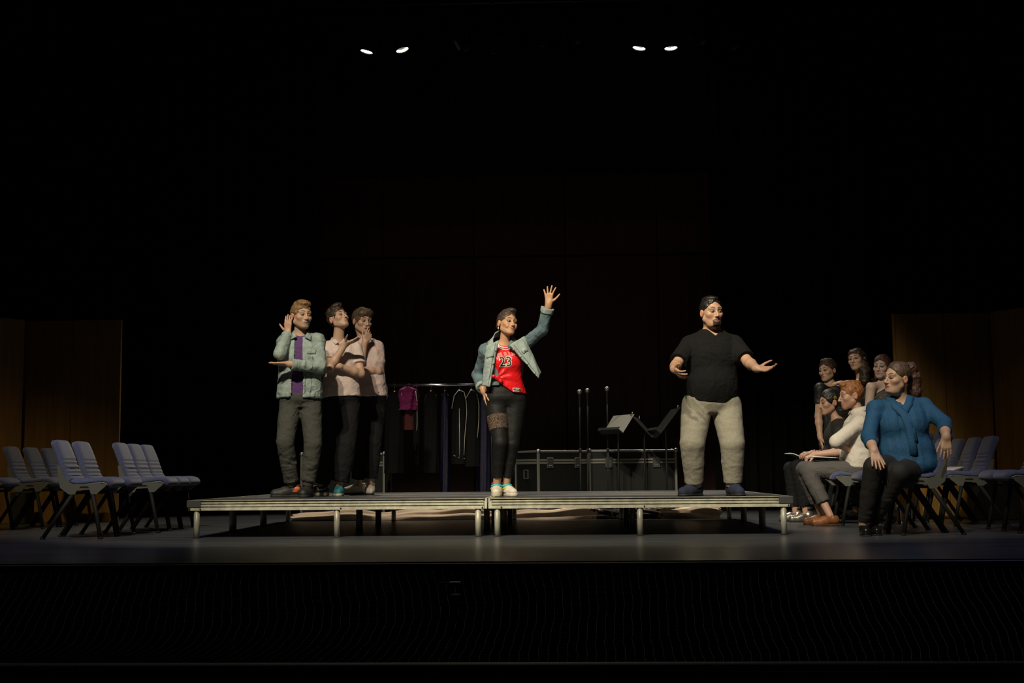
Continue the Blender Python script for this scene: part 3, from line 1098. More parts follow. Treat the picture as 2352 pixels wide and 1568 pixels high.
# ------------------------------------------------------------------ platform: six decks on tube legs
def make_deck(label, sx):
    """2.44 x 1.22 deck, origin at the front middle on the floor"""
    W_, D_ = 2.44, 1.22
    r = thing('stage_deck', (0, 0, 0), label, 'platform')
    g = .004
    MB().bbox((0, D_ / 2, HD - .008), (W_ - 2 * g - .03, D_ - 2 * g - .03, .016), .002).build('deck_top', M_deck, r)
    fr = MB()
    for y, sgn in ((g, 1), (D_ - g, -1)):
        prof = [(0, .000), (0, -.004), (.022, -.005), (.022, -.016), (.001, -.018), (.001, -.027), (.020, -.028), (.020, -.035), (.000, -.037), (.000, -.051), (.020, -.052), (.020, -.058), (-.001, -.060), (-.001, -.083), (.030, -.083), (.030, .000)]
        poly = [(y + sgn * a, HD + b) for a, b in prof]
        if sgn < 0: poly = poly[::-1]
        fr.prism(poly, (0, 0, 0), (0, 1, 0), (0, 0, 1), (1, 0, 0), W_ - 2 * g - .05)
    for x, sgn in ((-W_ / 2 + g, 1), (W_ / 2 - g, -1)):
        fr.box((x + sgn * .015, D_ / 2, HD - .0415), (.030, D_ - .05, .083))
    fr.box((0, D_ / 2, HD - .05), (.05, D_ - .06, .06))
    fr.build('frame', M_alu, r)
    for x in (-1, 1):
        for y in (0, 1):
            c = MB()
            cx, cy = x * (W_ / 2 - g - .055), g + .055 if y == 0 else D_ - g - .055
            c.bbox((cx, cy - (.056 if y == 0 else -.056), HD - .030), (.112, .012, .058), .004)
            c.bbox((cx + x * .056, cy, HD - .030), (.012, .112, .058), .004)
            c.bbox((cx, cy, HD - .004), (.112, .112, .009), .003)
            c.build('corner_bracket', M_plastic, r)
    for x in (-W_ / 2 + .075, 0, W_ / 2 - .075):
        for y in (.034, D_ - .034):
            l = MB(); l.tube([(x, y, 0), (x, y, HD - .075)], .0242, 18)
            lo = l.build('leg', M_tube, r, True)
            MB().tube([(x, y, .0), (x, y, .012)], .0258, 18).build('foot_cap', M_darkgroove, lo, True)
        b = MB(); b.tube([(x + .035, g - .006, HD - .071), (x + .035, g + .004, HD - .071)], .0062, 10)
        b.build('bolt', M_darkgroove, r, True)
    return r


names = [['front left-hand deck of the low grey platform under the man in denim', 'front right-hand deck of the low grey platform under the man in black'],
         ['middle left-hand deck of the low platform under the two men in polos', 'middle right-hand deck of the low platform behind the man in black'],
         ['rear left-hand deck of the low platform before the clothes rail', 'rear right-hand deck of the low platform before the flight cases']]
dk0 = make_deck(names[0][0], 0)
drop = []
for r_ in range(3):
    for c_ in range(2):
        d_ = dk0 if (r_, c_) == (0, 0) else copy_tree(dk0)
        d_.location = ((-1.222 if c_ == 0 else 1.222) - .012, r_ * 1.224, 0)
        for ch in list(d_.children):
            if ch.name.startswith('corner_bracket'):
                v0 = ch.data.vertices[0].co
                if (v0.x > 0) != (c_ == 1) or (v0.y < .6) != (r_ == 0) or r_ == 1: drop.append(ch)
        d_['label'] = names[r_][c_]; d_['group'] = 'decks of the low platform'

for ch in drop: bpy.data.objects.remove(ch)

# spike tape along the platform sides
M_blue = mat('blue_tape', (.035, .06, .22), .6)
for px_, s_ in ((-2.40, 'left'), (2.40, 'right')):
    tp = MB().box((0, 1.9, .0015), (.03, 3.4, .003)).build('floor_tape', M_blue)
    tp.location = (px_, 0, .0005)
    tag(tp, 'blue tape strip on the stage floor along the platform side by the %s' % ('denim jacket man' if s_ == 'left' else 'grey sweatpants man'), 'tape')

# cream cloth rolled on the floor behind the platform
M_cream = mat('cream_canvas', (.74, .56, .40), .85, bump=.4, bscale=25, var=.12, vscale=6)
def cloth_roll():
    xa, xb = atz(676, 3.92, 0)[0], atz(1652, 3.92, 0)[0]
    n, nj = 150, 26
    g = []
    for i in range(n + 1):
        u = i / n; x = xa + (xb - xa) * u
        row = []
        hgt = .105 + .015 * math.sin(u * 21) + .012 * math.sin(u * 47 + 1)
        if u < .12: hgt *= .55 + .45 * u / .12
        if u > .80: hgt *= 1.0 + .10 * math.sin((u - .8) * 40)
        for j in range(nj + 1):
            v = j / nj; a = v * math.pi
            fold = .010 * math.sin(a * 5 + u * 5) + .007 * math.sin(a * 9 - u * 17) + (.012 * math.sin(a * 11 + u * 60) if u > .72 else 0)
            rr = 1 + fold * 8
            row.append((x + .02 * math.sin(j * .9 + u * 30), 3.93 - .20 * math.cos(a) * rr, max(.002, hgt * math.sin(a) ** .55 * rr)))
        g.append(row)
    m = MB().sheet(g, 0)
    o = m.build('canvas_cloth', M_cream, None, True, loc=((xa + xb) / 2, 3.93, 0))
    return tag(o, 'long cream canvas cloth bundled on the floor behind the low platform', 'cloth')
cl_ = cloth_roll()
# dark printed lace pattern on one stretch of the cloth
_nt = M_cream.node_tree; _bs = _nt.nodes['Principled BSDF']
_src = _bs.inputs['Base Color'].links[0].from_socket
_tc = _nt.nodes.new('ShaderNodeTexCoord'); _sx = _nt.nodes.new('ShaderNodeSeparateXYZ'); _nt.links.new(_tc.outputs['Object'], _sx.inputs[0])
_xc = atz(1440, 3.75, .05)[0] - cl_.location[0]
_m1 = _nt.nodes.new('ShaderNodeMath'); _m1.operation = 'SUBTRACT'; _m1.inputs[1].default_value = _xc; _nt.links.new(_sx.outputs['X'], _m1.inputs[0])
_m2 = _nt.nodes.new('ShaderNodeMath'); _m2.operation = 'ABSOLUTE'; _nt.links.new(_m1.outputs[0], _m2.inputs[0])
_mr = _nt.nodes.new('ShaderNodeMapRange'); _mr.inputs['From Min'].default_value = .30; _mr.inputs['From Max'].default_value = .55; _mr.inputs['To Min'].default_value = .62; _mr.inputs['To Max'].default_value = 0.0; _nt.links.new(_m2.outputs[0], _mr.inputs['Value'])
_nz = _nt.nodes.new('ShaderNodeTexNoise'); _nz.inputs['Scale'].default_value = 26; _nz.inputs['Detail'].default_value = 5; _nt.links.new(_tc.outputs['Object'], _nz.inputs['Vector'])
_lt = _nt.nodes.new('ShaderNodeMath'); _lt.operation = 'LESS_THAN'; _nt.links.new(_nz.outputs['Fac'], _lt.inputs[0]); _nt.links.new(_mr.outputs['Result'], _lt.inputs[1])
_mx = _nt.nodes.new('ShaderNodeMixRGB'); _nt.links.new(_lt.outputs[0], _mx.inputs['Fac']); _nt.links.new(_src, _mx.inputs['Color1']); _mx.inputs['Color2'].default_value = (.06, .04, .05, 1)
_nt.links.new(_mx.outputs['Color'], _bs.inputs['Base Color'])


# ------------------------------------------------------------------ chairs
M_blueF = mat('blue_upholstery', (.055, .070, .160), .9, bump=.5, bscale=220, var=.15, vscale=40, sheen=.3)
M_shell = mat('grey_plastic_shell', (.115, .118, .105), .38)
M_cleg = mat('black_chair_leg', (.006, .007, .006), .7, spec=.3)


def make_chair():
    """faces +X, origin on the floor under the seat middle"""
    r = thing('stacking_chair', (0, 0, 0), 'chair', 'chair')
    path = [(.186, .412), (.192, .436), (.178, .456), (.140, .466), (.075, .460), (0, .452), (-.08, .448), (-.135, .462), (-.170, .495), (-.190, .54), (-.212, .60), (-.235, .66), (-.260, .72), (-.285, .775), (-.302, .800)]

    def pad(i0, i1, n, hw, th, name, ribs=None, off=0.0, under=.004):
        pts = np.array(path[i0:i1])
        s = np.r_[0, np.cumsum(np.linalg.norm(np.diff(pts, axis=0), axis=1))]; s /= s[-1]
        us = np.linspace(0, 1, n)
        pp = np.stack([np.interp(us, s, pts[:, 0]), np.interp(us, s, pts[:, 1])], 1)
        tg = np.gradient(pp, axis=0); tg /= np.linalg.norm(tg, axis=1, keepdims=True)
        nn = np.stack([tg[:, 1], -tg[:, 0]], 1)      # towards the sitter
        vs = np.array([-1, -.985, -.94, -.86, -.7, -.45, -.2, 0, .2, .45, .7, .86, .94, .985, 1])
        top, bot = [], []
        for i in range(n):
            e = min(1, us[i] / .07, (1 - us[i]) / .07); e = math.sqrt(max(0, 1 - (1 - e) ** 2))
            rt, rb = [], []
            tap = (1 - .07 * us[i] - .22 * max(0, (us[i] - .86) / .14) ** 2.5) if name == 'backrest' else (1 - .16 * max(0, 1 - us[i] / .22) ** 2)
            for v in vs:
                b = (1 - abs(v) ** 7) ** .5 * e
                rib = 0
                if ribs and ribs[0] < us[i] < ribs[1] and abs(v) < .9:
                    rib = -.010 * (1 - abs(math.sin((us[i] - ribs[0]) / (ribs[1] - ribs[0]) * math.pi * 4))) ** 1.5
                h = off + th * b + rib
                q = pp[i] + nn[i] * h
                rt.append((q[0], v * hw * tap, q[1]))
                q = pp[i] + nn[i] * (off - under * b)
                rb.append((q[0], v * hw * tap, q[1]))
            top.append(rt); bot.append(rb)
        m = MB()
        m.sheet(top, 0); m.sheet(bot[::-1], 0)
        return m.build(name, M_blueF, r, True)
    pad(0, 8, 22, .208, .036, 'seat')
    pad(7, 15, 46, .200, .034, 'backrest', (.10, .52), 0.0, .026)
    # plastic shell under the pads
    sh = MB()
    pp = np.array(path[1:10]); tg = np.gradient(pp, axis=0); tg /= np.linalg.norm(tg, axis=1, keepdims=True)
    nn = np.stack([tg[:, 1], -tg[:, 0]], 1); q = pp - nn * .012
    sh.sheet([[(a, y, b) for y in (-.214, -.1, 0, .1, .214)] for a, b in q], .012)
    sh.build('shell', M_shell, r, True)
    poly = [(-.200, .414), (-.13, .361), (-.08, .360), (-.063, .392), (.039, .398), (.053, .361), (.098, .361), (.130, .392), (.165, .420), (.178, .440), (.10, .450), (0, .444), (-.074, .440), (-.125, .455), (-.160, .487), (-.180, .530), (-.205, .590), (-.232, .600), (-.222, .53), (-.212, .46)]
    for s in (-1, 1):
        so = MB().prism(poly, (0, s * .214, 0), (1, 0, 0), (0, 0, 1), (0, 1, 0), .016).build('side_shell', M_shell, r)
        MB().prism([(-.045, .412), (-.03, .425), (.025, .425), (.038, .412)], (0, s * .2225, 0), (1, 0, 0), (0, 0, 1), (0, 1, 0), .003).build('link_slot', M_cleg, so)
    for s in (-1, 1):
        a = MB(); a.tube([(-.095, s * .205, .372), (-.215, s * .212, .19), (-.335, s * .218, .006)], .0165, 10)
        lo = a.build('leg', M_cleg, r, True)
        MB().tube([(-.33, s * .218, .016), (-.341, s * .218, .0)], .019, 10).build('foot_cap', M_cleg, lo, True)
        a = MB(); a.tube([(.060, s * .205, .372), (.10, s * .212, .19), (.135, s * .218, .006)], .0165, 10)
        lo = a.build('leg', M_cleg, r, True)
        MB().tube([(.133, s * .218, .016), (.137, s * .218, .0)], .019, 10).build('foot_cap', M_cleg, lo, True)
    for x in (-.10, .06):
        MB().tube([(x, -.205, .372), (x, .205, .372)], .012, 8).build('cross_bar', M_cleg, r, True)
    return r


chair0 = make_chair()
_first = [True]


def chair(px, D, rz, label, group, dx=0.0):
    """px: photo column of the near side's middle; D: depth of that side from the camera"""
    o = chair0 if _first[0] else copy_tree(chair0)
    _first[0] = False
    p = atz(px, CAM[1] + D, .40)
    o.location = (p[0] + dx, CAM[1] + D + .23, 0)
    o.rotation_euler = (0, 0, rz); o.scale = (1, .945, 1)
    o['label'] = label; o['group'] = group
    return o


GL, GR = 'empty blue chairs facing the platform', 'blue chairs of the seated singers'
PI = math.pi
chair(191, 10.75, .02, 'blue padded chair nearest the stage edge in the empty front pair', GL)
chair(236, 11.24, -.01, 'blue padded chair second from the stage edge in the empty front pair', GL)
chair(326, 11.80, .03, 'blue padded chair at the stage-edge end of the three empty linked chairs', GL)
chair(355, 12.25, .0, 'blue padded chair in the middle of the three empty linked chairs', GL)
chair(383, 12.70, -.02, 'blue padded chair at the curtain end of the three empty linked chairs', GL)
chair(66, 12.95, .02, 'blue padded chair at the stage-edge end of the empty back row by the wood panel', GL)
chair(110, 13.42, .0, 'blue padded chair in the middle of the empty back row by the wood panel', GL)
chair(149, 13.89, -.02, 'blue padded chair at the wood panel end of the empty back row', GL)
chair(-44, 12.4, .02, 'blue padded chair standing behind the empty back row, only its seat edge showing', GL)
# right-hand side, facing the platform
chR1 = chair(2110, 10.55, PI + .05, 'blue padded chair under the woman in the blue blouse', GR)
chair(2068, 11.02, PI + .03, 'empty blue padded chair behind the woman in the blue blouse', GR)
chair(2037, 11.48, PI, 'blue padded chair two along from the woman in blue, above the water bottles', GR)
chRM = chair(1968, 12.45, PI, 'blue padded chair under the red-haired man in the white shirt', GR)
chLW = chair(1935, 13.35, PI, 'blue padded chair under the woman in black lace', GR)
chair(2381, 10.75, PI, 'blue padded chair nearest the stage edge behind the woman in blue', GR)
chair(2342, 11.22, PI, 'blue padded chair second from the stage edge behind the woman in blue', GR)
ch_pap = [chair(2226, 12.15, PI + .02, 'empty blue padded chair at the stage-edge end of the three before the wood panel', GR),
          chair(2189, 12.62, PI, 'empty blue padded chair in the middle of the three before the wood panel', GR),
          chair(2153, 13.12, PI, 'empty blue padded chair at the far end of the three before the wood panel', GR)]
pw_ = ch_pap[1].location
pp_ = MB().box((0, 0, 0), (.15, .21, .004), Rz(.4) @ Ry(-.25)).build('paper_sheet', M_white)
pp_.location = (pw_[0] + .03, pw_[1] - .05, .512)
tag(pp_, 'white sheet of paper lying on an empty blue chair seat', 'paper')

# water bottles under the chairs
M_pet = bpy.data.materials.new('clear_plastic'); M_pet.use_nodes = True
_b = M_pet.node_tree.nodes['Principled BSDF']
_b.inputs['Transmission Weight'].default_value = 1.0; _b.inputs['Roughness'].default_value = .05; _b.inputs['IOR'].default_value = 1.35
M_cap = [mat('white_cap', (.7, .72, .72), .4), mat('blue_cap', (.20, .42, .60), .4)]
for i, (px_, Yb_) in enumerate(((2063, 1.75), (2088, 1.70))):
    p = atz(px_, Yb_, 0)
    r = thing('water_bottle', p, ('clear water bottle with a white cap' if i == 0 else 'clear water bottle with a pale blue cap') + ' on the floor under the chairs', 'bottle', 'water bottles under the chairs')
    rr = [(.030, 0), (.032, .01), (.031, .05), (.0325, .09), (.031, .13), (.030, .15), (.018, .185), (.013, .195), (.013, .205)]
    m = MB(); m.lathe((0, 0, 0), (0, 0, 1), rr, 18); m.build('bottle_body', M_pet, r, True)
    m = MB(); m.tube([(0, 0, .203), (0, 0, .225)], .0155, 14); m.build('cap', M_cap[i], r, True)

# ------------------------------------------------------------------ flight cases
M_case = mat('black_laminate', (.0065, .0075, .0065), .5, bump=.1, bscale=200, spec=.25)
M_latch = mat('latch_dark_zinc', (.07, .07, .065), .4, .5)
M_edge = mat('case_edging', (.20, .20, .18), .42, .5)


rivet = MB().sphere((0, 0, 0), .006, 6, 4).build('rivet', M_satin, None, True)


def flight_case(loc, rz, W_, D_, H_, label):
    r = thing('flight_case', loc, label, 'flight case', 'black flight cases behind the platform', rz)
    z0 = .03
    MB().bbox((0, 0, z0 + H_ * .41), (W_ - .02, D_ - .02, H_ * .80), .004).build('body', M_case, r)
    MB().bbox((0, 0, z0 + H_ * .915), (W_ - .02, D_ - .02, H_ * .16), .004).build('lid', M_case, r)
    e = MB()
    for x in (-1, 1):
        for y in (-1, 1):
            e.bbox((x * (W_ / 2 - .012), y * (D_ / 2 - .012), z0 + H_ / 2), (.03, .03, H_), .004)
    for z in (z0 + .012, z0 + H_ - .012, z0 + H_ * .80, z0 + H_ * .845):
        for y in (-1, 1): e.bbox((0, y * (D_ / 2 - .012), z), (W_, .028, .026), .004)
        for x in (-1, 1): e.bbox((x * (W_ / 2 - .012), 0, z), (.028, D_, .026), .004)
    e.build('edging', M_edge, r)
    for x in (-1, 1):
        for y in (-1, 1):
            MB().sphere((x * (W_ / 2 - .010), y * (D_ / 2 - .010), z0 + H_ - .010), .028, 10, 7).build('corner_ball', M_satin, r, True)
            MB().tube([(x * (W_ / 2 - .06), y * (D_ / 2 - .07) - .012, .016), (x * (W_ / 2 - .06), y * (D_ / 2 - .07) + .012, .016)], .016, 12).build('castor', M_cleg, r, True)
    for x in (-.27, .27):
        l = MB().bbox((x * W_, -D_ / 2 - .004, z0 + H_ * .80), (.085, .016, .125), .006).build('latch', M_latch, r)
        MB().bbox((x * W_, -D_ / 2 - .014, z0 + H_ * .755), (.045, .012, .012), .003).build('latch_twist', M_satin, l)
        for sx in (-1, 1):
            for sz in (-1, 1):
                rv = rivet.copy(); link(rv, l); rv.location = (x * W_ + sx * .034, -D_ / 2 - .013, z0 + H_ * .80 + sz * .052)
        h = MB()
        for dx in (-.055, .055): h.bbox((x * W_ + dx, -D_ / 2 - .004, z0 + H_ * .16), (.012, .014, .10), .003)
        for dz in (-.05, .05): h.bbox((x * W_, -D_ / 2 - .004, z0 + H_ * .16 + dz), (.12, .014, .012), .003)
        ho = h.build('handle_dish', M_latch, r)
        k = MB(); k.tube([(x * W_ - .04, -D_ / 2 - .014, z0 + H_ * .155), (x * W_ + .04, -D_ / 2 - .014, z0 + H_ * .155)], .006, 8)
        k.build('handle_bar', M_satin, ho, True)
        for dx in (-.045, 0, .045):
            rv = rivet.copy(); link(rv, ho); rv.location = (x * W_ + dx, -D_ / 2 - .012, z0 + H_ * .16 + .046)
    for s in (-1, 1):
        h = MB()
        for dy in (-.05, .05): h.bbox((s * (W_ / 2 + .003), dy, z0 + H_ * .62), (.012, .012, .10), .003)
        for dz in (-.05, .05): h.bbox((s * (W_ / 2 + .003), 0, z0 + H_ * .62 + dz), (.012, .11, .012), .003)
        h.build('end_handle', M_satin, r)
    return r


YC = 5.2
pA, pB = atz(1352, YC - .3, .4), atz(1556, YC - .3, .4)
flight_case(((pA[0] + pB[0]) / 2, YC, 0), 0.0, pB[0] - pA[0] - .004, .6, .735, 'wide black flight case under the music stands')
pC = atz(1236, YC - .32, .4)
th = math.radians(30); wC, dC = .70, .58
cc = np.array([pC[0], YC - .32]) + np.array([math.cos(th), math.sin(th)]) * wC / 2 + np.array([-math.sin(th), math.cos(th)]) * dC / 2
flight_case((cc[0], cc[1], 0), th, wC, dC, .735, 'black flight case turned at an angle with its grey end panel showing')
pD, pE = atz(690, YC - .3, .4), atz(884, YC - .3, .4)
flight_case(((pD[0] + pE[0]) / 2, YC, 0), 0.0, pE[0] - pD[0], .6, .72, 'black flight case partly hidden behind the two men in polos')
bpy.data.objects.remove(rivet)
p = atz(760, YC - .15, .75)
r = thing('small_amplifier', (p[0], YC - .15, .75), 'small dark box topped by a pinkish cup on the flight case behind the polos', 'box')
MB().bbox((0, 0, .065), (.13, .12, .13), .01).build('box_body', M_shell, r)
m = MB(); m.tube([(0, 0, .13), (0, 0, .215), (0, 0, .225)], [.03, .034, .031], 14); m.build('cup', mat('pink_cup', (.30, .17, .15), .5), r, True)

# ------------------------------------------------------------------ mic stands, music stands
for px_, py_, lab in ((1331, 900, 'shortest'), (1349, 897, 'middle'), (1394, 893, 'tallest')):
    YM = {1331: 4.45, 1349: 4.75, 1394: 4.5}[px_]
    t_ = at(px_, py_, YM)
    r = thing('microphone_stand', (t_[0], YM, 0), 'black straight microphone stand, the %s' % {'shortest': 'one of the close pair leaning left of the other', 'middle': 'one of the close pair with the darker ball head', 'tallest': 'one standing apart beside the music stand'}[lab], 'microphone stand', 'microphone stands behind the platform')
    h = t_[2]
    m = MB(); m.lathe((0, 0, 0), (0, 0, 1), [(.13, 0), (.13, .015), (.03, .03)], 20); m.build('base', M_blackmetal, r, True)
    m = MB(); m.tube([(0, 0, .03), (0, 0, .75)], .011, 10); m.tube([(0, 0, .75), (0, 0, h - .16)], .008, 10); m.tube([(0, 0, .73), (0, 0, .78)], .016, 10); m.build('pole', M_cleg, r, True)
    m = MB(); m.tube([(0, 0, h - .165), (0, 0, h - .12), (0, .0, h - .03), (0, 0, h - .02)], [.012, .011, .017, .021], 12); m.build('microphone_body', M_blackmetal, r, True)
    MB().sphere((0, 0, h), .029, 14, 10).build('microphone_grille', M_satin, r, True)

M_desk_lit = mat('music_desk_lit', (.20, .20, .18), .55, .2)  # lighter copy of the black desk, light on its face put into the colour


def music_stand(px, py, Y, yaw, tilt, label, lit, dh=.26):
    """desk centre at (px,py)"""
    c = at(px, py, Y)
    r = thing('music_stand', (c[0], Y, 0), label, 'music stand', 'music stands behind the platform')
    R = face_R(yaw) @ Rx(math.radians(-tilt)); loc = np.array((c[0], Y, 0)); cl = c - loc
    MB().bbox(cl, (.46, .006, dh), .002, R).build('desk', M_desk_lit if lit else M_blackmetal, r)
    m = MB(); m.bbox(cl + R @ np.array((0, -.035, -dh / 2)), (.47, .075, .010), .002, R); m.bbox(cl + R @ np.array((0, -.072, -dh / 2 + .015)), (.47, .006, .035), .002, R)
    m.build('ledge', M_blackmetal, r)
    m = MB(); m.tube([cl + R @ np.array((0, .02, -.05)), (cl[0], cl[1] + .06, cl[2] - .14), (0, .05, .55), (0, .05, .10)], .011, 10); m.build('pole', M_blackmetal, r, True)
    for k in range(3):
        a = k * 2.094 + .5
        m = MB(); m.tube([(0, .05, .14), (.17 * math.cos(a), .05 + .17 * math.sin(a), .01)], .010, 8); m.build('leg', M_blackmetal, r, True)
    m = MB(); m.tube([cl + R @ np.array((.19, -.012, dh / 2 - .03)), cl + R @ np.array((.235, -.03, dh / 2))], .006, 8); m.build('clip', M_satin, r, True)


music_stand(1420, 974, 4.30, -62, 36, 'music stand with its desk coloured as lit and tilted toward the platform', True)
music_stand(1480, 981, 4.62, 80, 42, 'black music stand folded low between the two other music desks', False, .32)
music_stand(1530, 967, 4.30, -82, 38, 'black music stand seen edge-on beside the man in black', False, .36)

# ------------------------------------------------------------------ clothes rail
YK = 4.75
ra, rb = at(889, 886, YK), at(1128, 882, YK)
zr = (ra[2] + rb[2]) / 2
xc = (ra[0] + rb[0]) / 2
rail = thing('clothes_rail', (xc, YK, 0), 'chrome clothes rail on thin uprights hung with dark costumes', 'clothes rail')
hw = (rb[0] - ra[0]) / 2
m = MB(); m.tube([(-hw, 0, zr), (hw, 0, zr)], .013, 12); m.build('hanging_bar', M_steel, rail, True)
for s in (-1, 1):
    m = MB(); m.tube([(s * hw, 0, .06), (s * hw, 0, zr)], .010, 10); m.build('upright', M_blackmetal, rail, True)
    m = MB(); m.tube([(s * hw, -.25, .06), (s * hw, .25, .06)], .012, 8); m.build('foot', M_blackmetal, rail, True)
    for y in (-.22, .22): MB().sphere((s * hw, y, .026), .026, 10, 7).build('castor', M_blackmetal, rail, True)
m = MB(); m.tube([(-hw, 0, .10), (hw, 0, .10)], .008, 8); m.build('lower_bar', M_blackmetal, rail, True)


def garment(px, w, length, m_, label, name='hanging_costume', seed=0, drop=.07, fem=False, trim=None, ruffle=0.0, thick=.05):
    p = atz(px, YK, zr)
    r = thing(name, (p[0], YK, 0), label, 'costume', 'costumes on the clothes rail')
    top = zr - drop
    n, nj = 30, 26
    g = []
    for i in range(n + 1):
        u = i / n; z = top - length * u
        row = []
        sw = w * (.55 + .45 * min(1, u / .12)) * (1.0 + .12 * u)
        if u < .04: sw *= .55 + u * 11
        for j in range(nj):
            a = 2 * math.pi * j / nj
            f_ = 1 + (.10 + ruffle) * math.sin(a * 7 + seed + 3 * u) * min(1, u * 3) + ruffle * math.sin(a * 13 + u * 40)
            row.append((sw / 2 * math.cos(a) * f_, thick * (1 + .5 * u) * math.sin(a) * f_, z))
        row.append(row[0])
        g.append(row)
    mm = MB(); mm.sheet(g, 0); mm.build('garment', m_, r, True)
    h = MB(); h.tube([(0, 0, zr - drop + .005), (0, 0, zr - .02), (.012, 0, zr + .012), (0, 0, zr + .020), (-.016, 0, zr + .010)], .0022, 6)
    h.tube([(-w * .42, 0, top - .055), (0, 0, top + .004), (w * .42, 0, top - .055)], .006, 6)
    h.build('hanger', M_satin, r, True)
    if trim:
        for k in trim:
            t = MB(); t.tube([(x, -thick * 1.15 - .006, z) for x, z in k], .0045, 6); t.build('piping', mat('silver_piping', (.55, .54, .52), .4, .3), r, True)
    return r


M_gblk = mat('costume_black', (.005, .005, .0055), .85, spec=.15, bump=.3, bscale=60)
M_gpink = mat('magenta_tulle', (.20, .010, .10), .85, bump=1.0, bscale=70, var=.4, vscale=18)
M_gblue = mat('blue_sequin', (.004, .0035, .026), .30, .3, bump=1.0, bscale=260, var=.6, vscale=120)
M_gred = mat('deep_red_cloth', (.07, .006, .010), .8, bump=.4, bscale=50)
garment(906, .20, .95, M_gblk, 'plain black costume at the end of the clothes rail beside the magenta tulle', seed=1, trim=[[(.09, zr - .09), (.10, zr - .22)]])
garment(938, .20, .27, M_gpink, 'puffy magenta tulle costume hanging on the clothes rail', seed=2, ruffle=.10, drop=.02, thick=.10)
garment(941, .13, .45, M_gred, 'deep red costume hanging behind the magenta tulle', seed=3, thick=.03)
xz = lambda a, b: (a, zr - b)
garment(957, .08, .86, M_gblk, 'black costume edged in a long pale zip next to the magenta tulle', seed=4, trim=[[xz(-.005, .07), xz(.012, .20), xz(.012, .45), xz(.004, .55), xz(-.01, .75), xz(.01, .84)]])
garment(990, .16, .95, M_gblk, 'black costume hanging in the middle of the clothes rail', seed=5)
garment(1022, .10, 1.25, M_gblue, 'long dark blue sequin dress in the middle of the clothes rail', seed=6)
garment(1056, .17, .85, M_gblk, 'black cropped jacket with pale piped edges and centre zip', seed=7, trim=[[xz(-.09, .28), xz(-.06, .13), xz(-.005, .06), xz(.055, .09), xz(.08, .20), xz(.085, .34), xz(.06, .62), xz(.05, .82)], [xz(.0, .28), xz(.0, .84)], [xz(-.07, .82), xz(.0, .85), xz(.06, .86)]])
garment(1083, .17, .88, M_gblk, 'black jacket with pale piping at the woman end of the rail', seed=8, trim=[[xz(-.06, .16), xz(.0, .055), xz(.07, .10), xz(.09, .25), xz(.088, .42), xz(.07, .62)]])
garment(1112, .13, 1.27, M_gblue, 'long dark blue sequin dress hanging behind the woman in red', seed=9)

# ------------------------------------------------------------------ pit net, rail, small box
M_net = mat('net_cord', (.17, .20, .17), .8)
def pit_net():
    y0, y1, z1 = Y_LIP - .045, -4.56, -.36
    m = MB()

    def P(x, u):
        sag = -.20 * math.sin(math.pi * min(1, u * 1.0)) ** .8
        y = y0 + (y1 - y0) * (u ** 1.15)
        sh = .05 * math.sin(u * 4.2 + .35 * x) + .02 * math.sin(9 * u + x * 1.7)
        return (x + sh, y, -.05 + (z1 + .05) * u + sag * (1 + .2 * math.sin(x * .8)))
    xs = np.arange(-4.6, 5.0, .049)
    V, F = [], []
    us = np.linspace(0, 1, 26)

    def strand(pts, r):
        n = len(V)
        for i, p in enumerate(pts):
            V.extend([(p[0] - r, p[1], p[2]), (p[0] + r * .5, p[1] - r * .6, p[2] + r * .6), (p[0] + r * .5, p[1] + r * .6, p[2] - r * .6)])
        for i in range(len(pts) - 1):
            for j in range(3):
                k = (j + 1) % 3
                F.append((n + i * 3 + j, n + i * 3 + k, n + (i + 1) * 3 + k, n + (i + 1) * 3 + j))
    for x in xs:
        strand([np.array(P(x, u)) + np.array([.004 * math.sin(40 * u + x * 9), 0, 0]) for u in us], .0013)
    for u in np.linspace(.01, .99, 34):
        pts = [np.array(P(x, u)) for x in np.arange(-4.6, 5.0, .15)]
        n = len(V); r = .0006
        for p in pts: V.extend([(p[0], p[1], p[2] - r), (p[0], p[1] - r, p[2] + r * .5), (p[0], p[1] + r, p[2] + r * .5)])
        for i in range(len(pts) - 1):
            for j in range(3):
                k = (j + 1) % 3
                F.append((n + i * 3 + j, n + i * 3 + k, n + (i + 1) * 3 + k, n + (i + 1) * 3 + j))
    o = fast_obj('pit_net', np.array(V), np.array(F), M_net, None, (0, y0, 0))
    o.location = (0, y0, 0)
    tag(o, 'fine cord safety net slung over the orchestra pit before the stage edge', 'net', kind='stuff')


pit_net()
rl = MB(); rl.tube([(-8, 0, 0), (8, 0, 0)], .020, 12)
ro = rl.build('pit_rail', mat('rail_dark_metal', (.36, .40, .37), .6, .1), None, True)
ro.location = (0, -4.58, -.375)
tag(ro, 'long dark metal rail along the audience side of the orchestra pit', 'rail')
for x in np.arange(-6, 6.1, 2.0):
    MB().box((x, 0, -.65), (.04, .04, 1.24)).build('post', M_pit, ro)
p = at(1045, 1338, -3.35)
jb = thing('junction_box', p, 'small pale box with a looped cable lying on the pit net', 'box')
MB().bbox((0, 0, .0), (.062, .05, .014), .004).build('box_body', mat('pale_plastic', (.40, .41, .39), .5), jb)
m = MB(); m.tube([(-.03, -.01, .0), (-.06, -.02, .004), (-.085, -.01, .0), (-.075, .02, .0), (-.04, .02, -.006), (.0, -.01, -.012), (.035, -.02, -.004)], .0035, 7); m.build('cable', mat('pale_cable', (.16, .16, .12), .6), jb, True)
p = at(1047, 1375, -3.5)
jb = thing('pit_music_stand_lamp', p, 'dim brown box hanging below the pit net', 'box')
MB().bbox((0, 0, .0), (.052, .04, .055), .005).build('box_body', mat('dim_brown', (.075, .065, .05), .6), jb)
m = MB()
